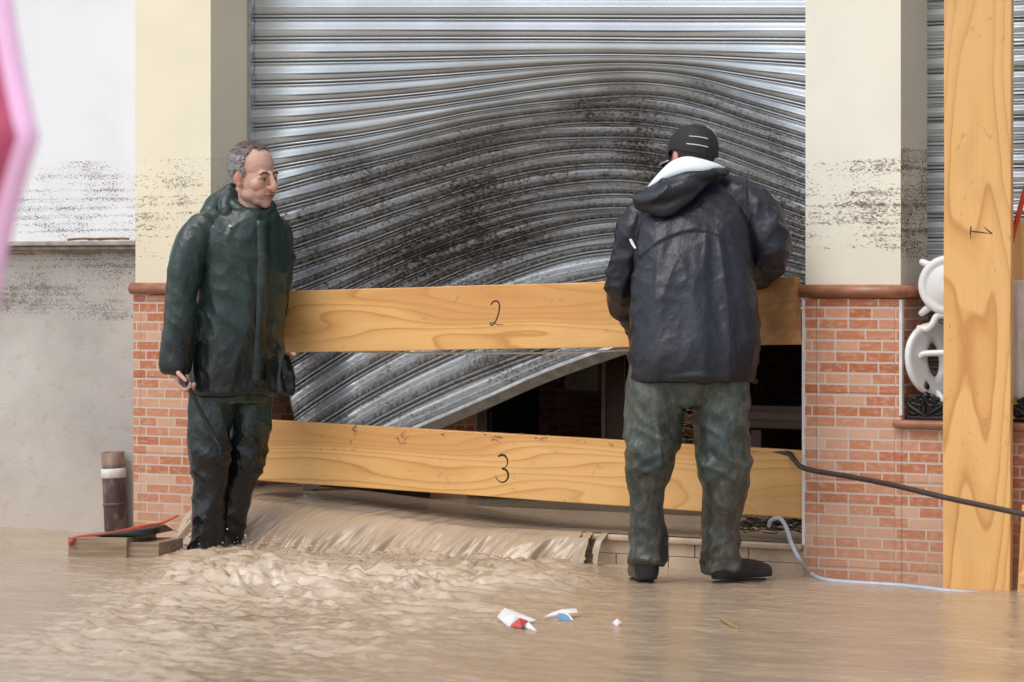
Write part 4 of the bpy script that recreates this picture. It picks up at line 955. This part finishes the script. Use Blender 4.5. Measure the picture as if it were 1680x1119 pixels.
# ------------------------------------------------------------------ smaller things
# pipe stub by the grey wall
pb = atY(191, 868, .055); pb[2] = 0; sc = FPX/float(np.dot(pb-CAM, Fv)); hp = 137/sc; r_ = .052
t = thing('drain_pipe', 'muddy brown drain pipe stub with white collar against grey wall', 'pipe', tuple(pb)); t.rotation_euler = (rad(0), rad(-2.6), TH)
def pipe_mat():
    m = NT('muddy_pvc', .5); o = m.obj(); z = m.sep(o)[2]; n_ = m.noise(m.scl(o, (18, 18, 9)), 1, 6, .65)
    c_ = m.mix(m.step(z, .30, .33), (.085, .052, .048), (.22, .12, .075)); m.set('Base Color', m.mix(m.step(n_, .45, .7, 0, .75), c_, (.27, .21, .19))); return m.m
mk('tube', lathe([(r_, -.2), (r_, .22), (r_, hp), (r_-.006, hp), (r_-.006, hp-.05)], 32), pipe_mat(), t, world=False)
mk('collar', lathe([(r_+.001, hp-.115), (r_+.004, hp-.112), (r_+.004, hp-.076), (r_+.001, hp-.073)], 32), M_trim, t, world=False)
mk('coupling', lathe([(r_+.001, .13), (r_+.003, .135), (r_+.003, .142), (r_+.001, .147)], 32), pipe_mat(), t, world=False)
# timber block awash, with red strap over it
tb = atZ(112, 914, 0.); t = thing('timber_block', 'weathered wet timber block awash at the left', 'timber', tuple(tb), TH-rad(10))
def old_wood():
    m = NT('weathered_timber', .45); o = m.obj(); n_ = m.noise(m.scl(o, (3, 40, 60)), 1, 5); m.set('Base Color', m.mix(m.step(n_, .3, .7), (.36, .26, .17), (.20, .135, .08))); m.bump(n_, .5, .006); return m.m
V, Fc = plank_mesh(.40, .24, .34, 5.); V = np.stack([V[:, 0]*1.0, V[:, 1]*1.6, V[:, 2]*.36+.0-.03], 1)
V[:, 0] += V[:, 1]*.12
M_old = old_wood()
mk('beam', (V*np.array([.62, .55, 1.05])+np.array([0, 0, .022]), Fc), M_old, t, False, world=False)
V3 = V*np.array([.36, .52, .8])+np.array([.235, .02, .016]); mk('offcut', (V3, Fc), M_old, t, False, world=False)
fp = np.array([(.10, .015, .086), (.32, .05, .088), (.36, .32, .09), (.15, .30, .087)]); fp2 = np.array([(.12, .03, .090), (.31, .06, .112), (.33, .28, .118), (.17, .29, .092)])
t2 = mk('rubber_flap', loft([np.array([tb+np.array(localM((0, 0, 0), TH-rad(10)))[:3, :3] @ q_ for q_ in f_]) for f_ in (fp, fp2)]), M_rub, None, True); tag(t2, 'black rubber flap lying under red strap on the timber block', 'rubber sheet')
M_red = plain('red_webbing', (.50, .06, .025), .6, var=.2, sc=60)
rp = [atZ(116, 908, .0), atD(117, 893, np.dot(tb-CAM, Fv)-.01), atD(124, 882, np.dot(tb-CAM, Fv)), atD(175, 876, np.dot(tb-CAM, Fv)+.1), atD(235, 864, np.dot(tb-CAM, Fv)+.24), atD(266, 858, np.dot(tb-CAM, Fv)+.32), atD(292, 846, np.dot(tb-CAM, Fv)+.36)]
t = thing('strap', 'red webbing strap over the timber block at left', 'strap', tuple(rp[0]))
mk('webbing', tube(rp, [.006, .009, .008, .009, .011, .007, .004], 8, 5, flat=.5), M_red, t); mk('end_tab', tube([rp[0]+np.array([0, 0, .018]), rp[0]+np.array([0, 0, .002])], .008, 8, 1), M_trim, t)
# dark rod resting on board 3 and running right
rd = [atY(1232, 741, .04), atY(1290, 743, .035), atY(1302, 753, -.02), atY(1322, 769, -.06)]
for px, py in ((1400, 783), (1470, 797), (1545, 815), (1620, 831), (1690, 846)): rd.append(atY(px, py, -.06-(px-1322)*.0009))
tag(mk('hose', tube(rd, .0105, 10, 5), plain('dark_brown_hose', (.05, .03, .024), .4)), 'dark brown hose running from board 3 across right pillar and board 1', 'hose')
hs_ = [atY(1262, 862, -.03), atY(1266, 853, -.035), atY(1280, 851, -.045), atY(1290, 866, -.06), atY(1299, 893, -.07), atY(1312, 918, -.08), atZ(1330, 940, .012), atZ(1352, 951, .006), atZ(1400, 956, .004), atZ(1480, 961, .003), atZ(1560, 970, .001), atZ(1620, 974, -.008)]
tag(mk('hose', tube(hs_, .0085, 10, 6), plain('pale_blue_hose', (.46, .50, .56), .3, var=.1)), 'pale blue grey hose looping off the doorstep into water', 'hose')
tag(mk('cable', tube([atY(560, 577, .02), atY(700, 579, .015), atY(900, 579, .015), atY(1040, 574, .02), atY(1150, 570, .03)], .0038, 8, 5), M_trim), 'thin pale cable stretched just below board 2', 'cable')
# dark glove-like bag of straps hanging below the left end of board 2
q0 = atY(464, 590, -.02)
gb = fuse([tube([q0, q0+(0.005, 0, -.05), q0+(.02, 0, -.12)], [.03, .04, .035], 12, 4), tube([q0+(.03, 0, -.03), q0+(.05, 0, -.08), q0+(.05, 0, -.15)], [.01, .014, .006], 10, 3)], .006, 3)
tag(mk('rag', (folds(gb[0], gb[1], lambda p: ridge(p*25)*.006), gb[1]), M_rub), 'black wet rag hanging below left end of board 2', 'rag')
# floating litter
def crumple(pts, th=.004):
    P = np.array(pts, float); c_ = P.mean(0); n_ = len(P); V = np.concatenate([P, P-np.array([0, 0, th]), [c_+np.array([0, 0, .012])], [c_-np.array([0, 0, th])]]); Fc = []
    for i in range(n_): j = (i+1) % n_; Fc += [(i, j, 2*n_), (n_+j, n_+i, 2*n_+1), (i, n_+i, n_+j, j)]
    return V, Fc
M_paper = plain('white_wrapper', (.78, .76, .74), .4, var=.08); M_redp = plain('red_print', (.62, .08, .08), .4); M_blue = plain('blue_print', (.13, .27, .42), .35)
W = lambda px, py, z=.006: atZ(px, py-3, z)
t = thing('wrapper', 'crumpled white and red wrapper floating on brown water', 'wrapper', tuple(W(848, 1020)))
mk('foil', crumple([W(816, 1014, .02), W(828, 1000, .035), W(850, 1008, .03), W(880, 1020, .012), W(862, 1024, .008), W(846, 1026, .01), W(836, 1032, .004)]), M_paper, t, False)
mk('red_print', crumple([W(838, 1028, .014), W(852, 1016, .027), W(866, 1021, .022), W(855, 1032, .010)]), M_redp, t, False)
mk('corner', crumple([W(855, 1030, .006), W(868, 1024, .012), W(880, 1037, .004)]), M_paper, t, False)
t = thing('carton', 'torn white and blue carton floating right of the red wrapper', 'carton', tuple(W(920, 1016)))
mk('flap', crumple([W(893, 1015, .01), W(905, 1008, .02), W(945, 1001, .026), W(948, 1007, .02), W(915, 1011, .016)]), M_paper, t, False)
mk('blue_panel', crumple([W(913, 1009, .018), W(925, 1010, .018), W(938, 1021, .006), W(918, 1020, .006)]), M_blue, t, False)
mk('rim', tube([W(914, 1008, .02), W(930, 1011, .019), W(939, 1020, .008)], .004, 6, 3), M_paper, t)
tag(mk('paper_scrap', crumple([W(1005, 1024, .008), W(1012, 1018, .018), W(1020, 1024, .01), W(1013, 1029, .004)]), M_paper, None, False), 'tiny white scrap floating right of the blue carton', 'scrap')
tag(mk('stick', tube([W(1183, 1017, .01), W(1196, 1026, .008), W(1210, 1034, .004)], [.006, .007, .005], 8, 3), M_straw), 'short pale stick floating in front of the man in navy', 'stick')

# white garden ornaments and black ironwork in the window niche
def disc_frame(c, nrm):
    n_ = Vector(nrm).normalized(); return Matrix.Translation(Vector(c)) @ n_.to_track_quat('Z', 'Y').to_matrix().to_4x4()
cA = atY(1556, 468, .075); base = (cA[0]-.05, .1, ZS+.004)
t = thing('garden_ornament', 'white enamelled disc ornament, upper of two beside upright board 1', 'ornament', tuple(cA))
Md = disc_frame(cA, (.35, -1, .08))
mk('disc', xform(lathe([(.0, -.012), (.10, -.012), (.112, -.006), (.114, .004), (.108, .012), (.088, .012), (.082, .007), (.076, .012), (.058, .012), (.052, .016), (.03, .018), (.0, .018)], 48), Md), M_whitem, t)
for px0, py0, px1, py1 in ((1536, 440, 1513, 430), (1532, 498, 1512, 514)):
    mk('knob', tube([atY(px0, py0, .07), atY((px0+px1)/2, (py0+py1)/2, .062), atY(px1, py1, .06)], [.012, .015, .013], 12, 4), M_whitem, t)
mk('bracket', tube([atY(1552, 517, .07), atY(1538, 519, .06), atY(1530, 532, .05), atY(1520, 540, .045), atY(1507, 537, .04)], [.014, .015, .014, .013, .009], 12, 5), M_whitem, t)
cB = atY(1532, 590, .09)
t = thing('garden_ornament', 'white enamelled ring ornament turned edge-on, lower of two beside upright board 1', 'ornament', tuple(cB))
Md = disc_frame(cB, (1.0, -.42, .12))
prof = [(.036, -.012), (.13, -.012), (.142, -.004), (.142, .008), (.13, .016), (.115, .010), (.05, .010), (.036, .006)]
a_ = np.linspace(0, 2*math.pi, 56, endpoint=False); V, Fc = loft([np.stack([r0*np.cos(a_), r0*np.sin(a_)*(1.0 if r0 > .06 else 1.9), np.full(56, z_)], 1) for r0, z_ in prof+[prof[0]]], caps=False)
mk('ring', xform((V, Fc), Md), M_whitem, t)
mk('rod', tube([atY(1493, 588, .02), atY(1506, 586, .02), atY(1520, 580, .03), atY(1560, 579, .05)], [.012, .013, .012, .012], 12, 5), M_whitem, t)
mk('foot', tube([atY(1528, 648, .09), atY(1538, 646, .08), atY(1547, 656, .07), atY(1552, 668, .07)], [.013, .014, .012, .01], 12, 4), M_whitem, t)
def spiral(c, r0, turns, dirn, y):
    out = []
    for k in range(15):
        u_ = k/14; a = dirn*(u_*turns*2*math.pi)+math.pi/2; r_ = r0*(1-.78*u_); out.append((c[0]+r_*math.cos(a), y, c[1]+r_*math.sin(a)))
    return out
def ironwork(label, px, Yf):
    c = atY(px, 686, Yf); z0 = ZS+.006; x = c[0]; t = thing('iron_cresting', label, 'ironwork', (x, Yf, z0), 0, None)
    mk('rail', box(x-.085, x+.085, Yf-.008, Yf+.012, z0, z0+.012), M_blackm, t, False, bevel=.003)
    for s_ in (-1, 1):
        mk('scroll', tube(spiral((x+s_*.052, z0+.045), .034, 1.4, s_, Yf), .0075, 8, 2), M_blackm, t)
        mk('scroll', tube(spiral((x+s_*.022, z0+.068), .022, 1.3, -s_, Yf-.004), .0065, 8, 2), M_blackm, t)
        mk('leaf', tube([(x, Yf, z0+.012), (x+s_*.03, Yf-.006, z0+.03), (x+s_*.07, Yf-.004, z0+.055), (x+s_*.082, Yf, z0+.09)], [.008, .009, .008, .004], 8, 4), M_blackm, t)
    M_ = Matrix.Translation((x, Yf, z0+.09)); mk('finial', xform(lathe([(.004, -.08), (.007, -.02), (.022, 0), (.02, .006), (.008, .012), (.007, .02), (.015, .03), (.013, .042), (.004, .053), (.001, .06)], 20), M_), M_blackm, t)
ironwork('black iron cresting with scrolls and finial, left of upright board 1', 1519, .03)
ironwork('black iron cresting on the sill, right of upright board 1', 1692, .03)
# things right of board 1
c0 = atY(1655, 455, .06); c1 = atY(1700, 455, .06); t = thing('wooden_offcut', 'short orange board propped behind upright board 1', 'board', (c0[0], .06, ZS+.01))
mk('plank', box(c0[0], c1[0]+.1, .07, .10, ZS+.006, float(atY(1670, 362, .08)[2])), pine('pine_offcut', 41., True), t, False, bevel=.004)
mk('cleat', box(c0[0], c1[0]+.1, .056, .0695, ZS+.3, ZS+.34), pine('pine_cleat', 47.), t, False)
def clear_plastic():
    m = NT('milky_plastic', .25); o = m.obj(); n_ = m.noise(m.scl(o, (20, 20, 5)), 1, 4); m.set('Base Color', (.78, .70, .64)); m.set('Alpha', m.step(n_, .3, .7, .35, .7)); return m.m
xs = np.linspace(float(atY(1652, 460, .03)[0]), float(atY(1720, 460, .03)[0]), 30); zs = np.linspace(ZS+.09, float(atY(1670, 459, .03)[2]), 30)
X, Zp = np.meshgrid(xs, zs, indexing='ij'); Yp = .035+.012*perlin(np.stack([X.ravel()*30, Zp.ravel()*4, X.ravel()*0], 1)).reshape(X.shape)
o = mk('plastic_sheet', (np.stack([X, Yp, Zp], -1).reshape(-1, 3), grid_faces(30, 30)), clear_plastic()); o.modifiers.new('solid', 'SOLIDIFY').thickness = .002
tag(o, 'milky plastic sheet hanging behind upright board 1 at right edge', 'plastic sheet')
t = thing('pole', 'red pole leaning at the right edge above the short orange board', 'pole', tuple(atY(1660, 392, -.03)))
mk('shaft', tube([atY(1659, 396, -.02), atY(1682, 312, -.03), atY(1720, 180, -.05)], .010, 12, 3), plain('red_paint', (.55, .05, .02), .35), t)
mk('tip', tube([atY(1657, 404, -.02), atY(1659.5, 394, -.02)], .011, 12, 1), M_rub, t)
c0 = atZ(1668, 980, -.02); t = thing('wooden_plank', 'narrow pale plank leaning at lower right edge behind board 1', 'plank', tuple(c0))
V, Fc = box(0, .16, 0, .03, 0, .34); V[:, 0] += V[:, 2]*.06; mk('plank', (V+c0, Fc), pine('pine_plank', 61., True), t, False, bevel=.003)
mk('end_cleat', (box(.015, .15, -.014, -.001, .05, .09)[0]+c0, box(0, 1, 0, 1, 0, 1)[1]), pine('pine_cleat_low', 67.), t, False)

# ------------------------------------------------------------------ pink umbrella close to the camera
DU = 4.0; pu = FPX/DU; UR = TH-rad(35); cu = atD(60, 226, DU)-.5*np.array([math.cos(UR)*math.cos(rad(-2.5)), math.sin(UR)*math.cos(rad(-2.5)), math.sin(rad(-2.5))])
t = thing('umbrella', 'bright pink umbrella at left edge, close and out of focus', 'umbrella', tuple(cu), UR)
nu = 12; seg = 12; Vt = []; Rr = .5; hemv = []
angs = [rad(-2.5)+2*math.pi*k/nu for k in range(nu)]
def edge_pt(k, u_):
    a0 = angs[k]; a1 = a0+2*math.pi/nu; p0 = np.array([math.cos(a0), math.sin(a0)])*Rr; p1 = np.array([math.cos(a1), math.sin(a1)])*Rr
    p = p0*(1-u_)+p1*u_; return p*(1-.016*math.sin(math.pi*u_)**.8)
rim = np.array([edge_pt(k, u_) for k in range(nu) for u_ in np.linspace(0, 1, seg, endpoint=False)])
def dome(rho): return -.10*(1-rho**2)
def ring_at(r0, dy): return np.stack([rim[:, 0]*r0, np.full(len(rim), dome(r0)+dy), rim[:, 1]*r0], 1)
hem0 = 1-.023/Rr
M_pk = plain('pink_canopy', (.60, .10, .20), .6, var=.08); M_pk2 = plain('backlit_pink_hem', (.97, .58, .86), .5, var=.05)  # hem colour painted paler to stand in for light shining through thin cloth
mk('canopy', loft([ring_at(r0, 0) for r0 in (.04, .2, .4, .6, .8, hem0)]+[ring_at(r0, .003) for r0 in (hem0, .6, .2, .04)], caps=False), M_pk, t, world=False)
mk('hem', loft([ring_at(hem0, -.001), ring_at(1.0, -.001), ring_at(1.0, .005), ring_at(hem0, .005), ring_at(hem0, -.001)], caps=False), M_pk2, t, world=False)
mk('shaft', tube([(0, -.14, 0), (0, .05, 0), (0, .2, 0)], .006, 8, 2), M_blackm, t, world=False); mk('handle', tube([(0, .2, 0), (0, .25, 0), (0, .29, 0)], [.012, .014, .011], 10, 4), M_blackm, t, world=False)
for k in range(nu):
    a0 = angs[k]; mk('rib', tube([(math.cos(a0)*Rr*q_, dome(q_)+.010, math.sin(a0)*Rr*q_) for q_ in (.03, .3, .6, .9)], .0025, 6, 2), M_rail, t, world=False)
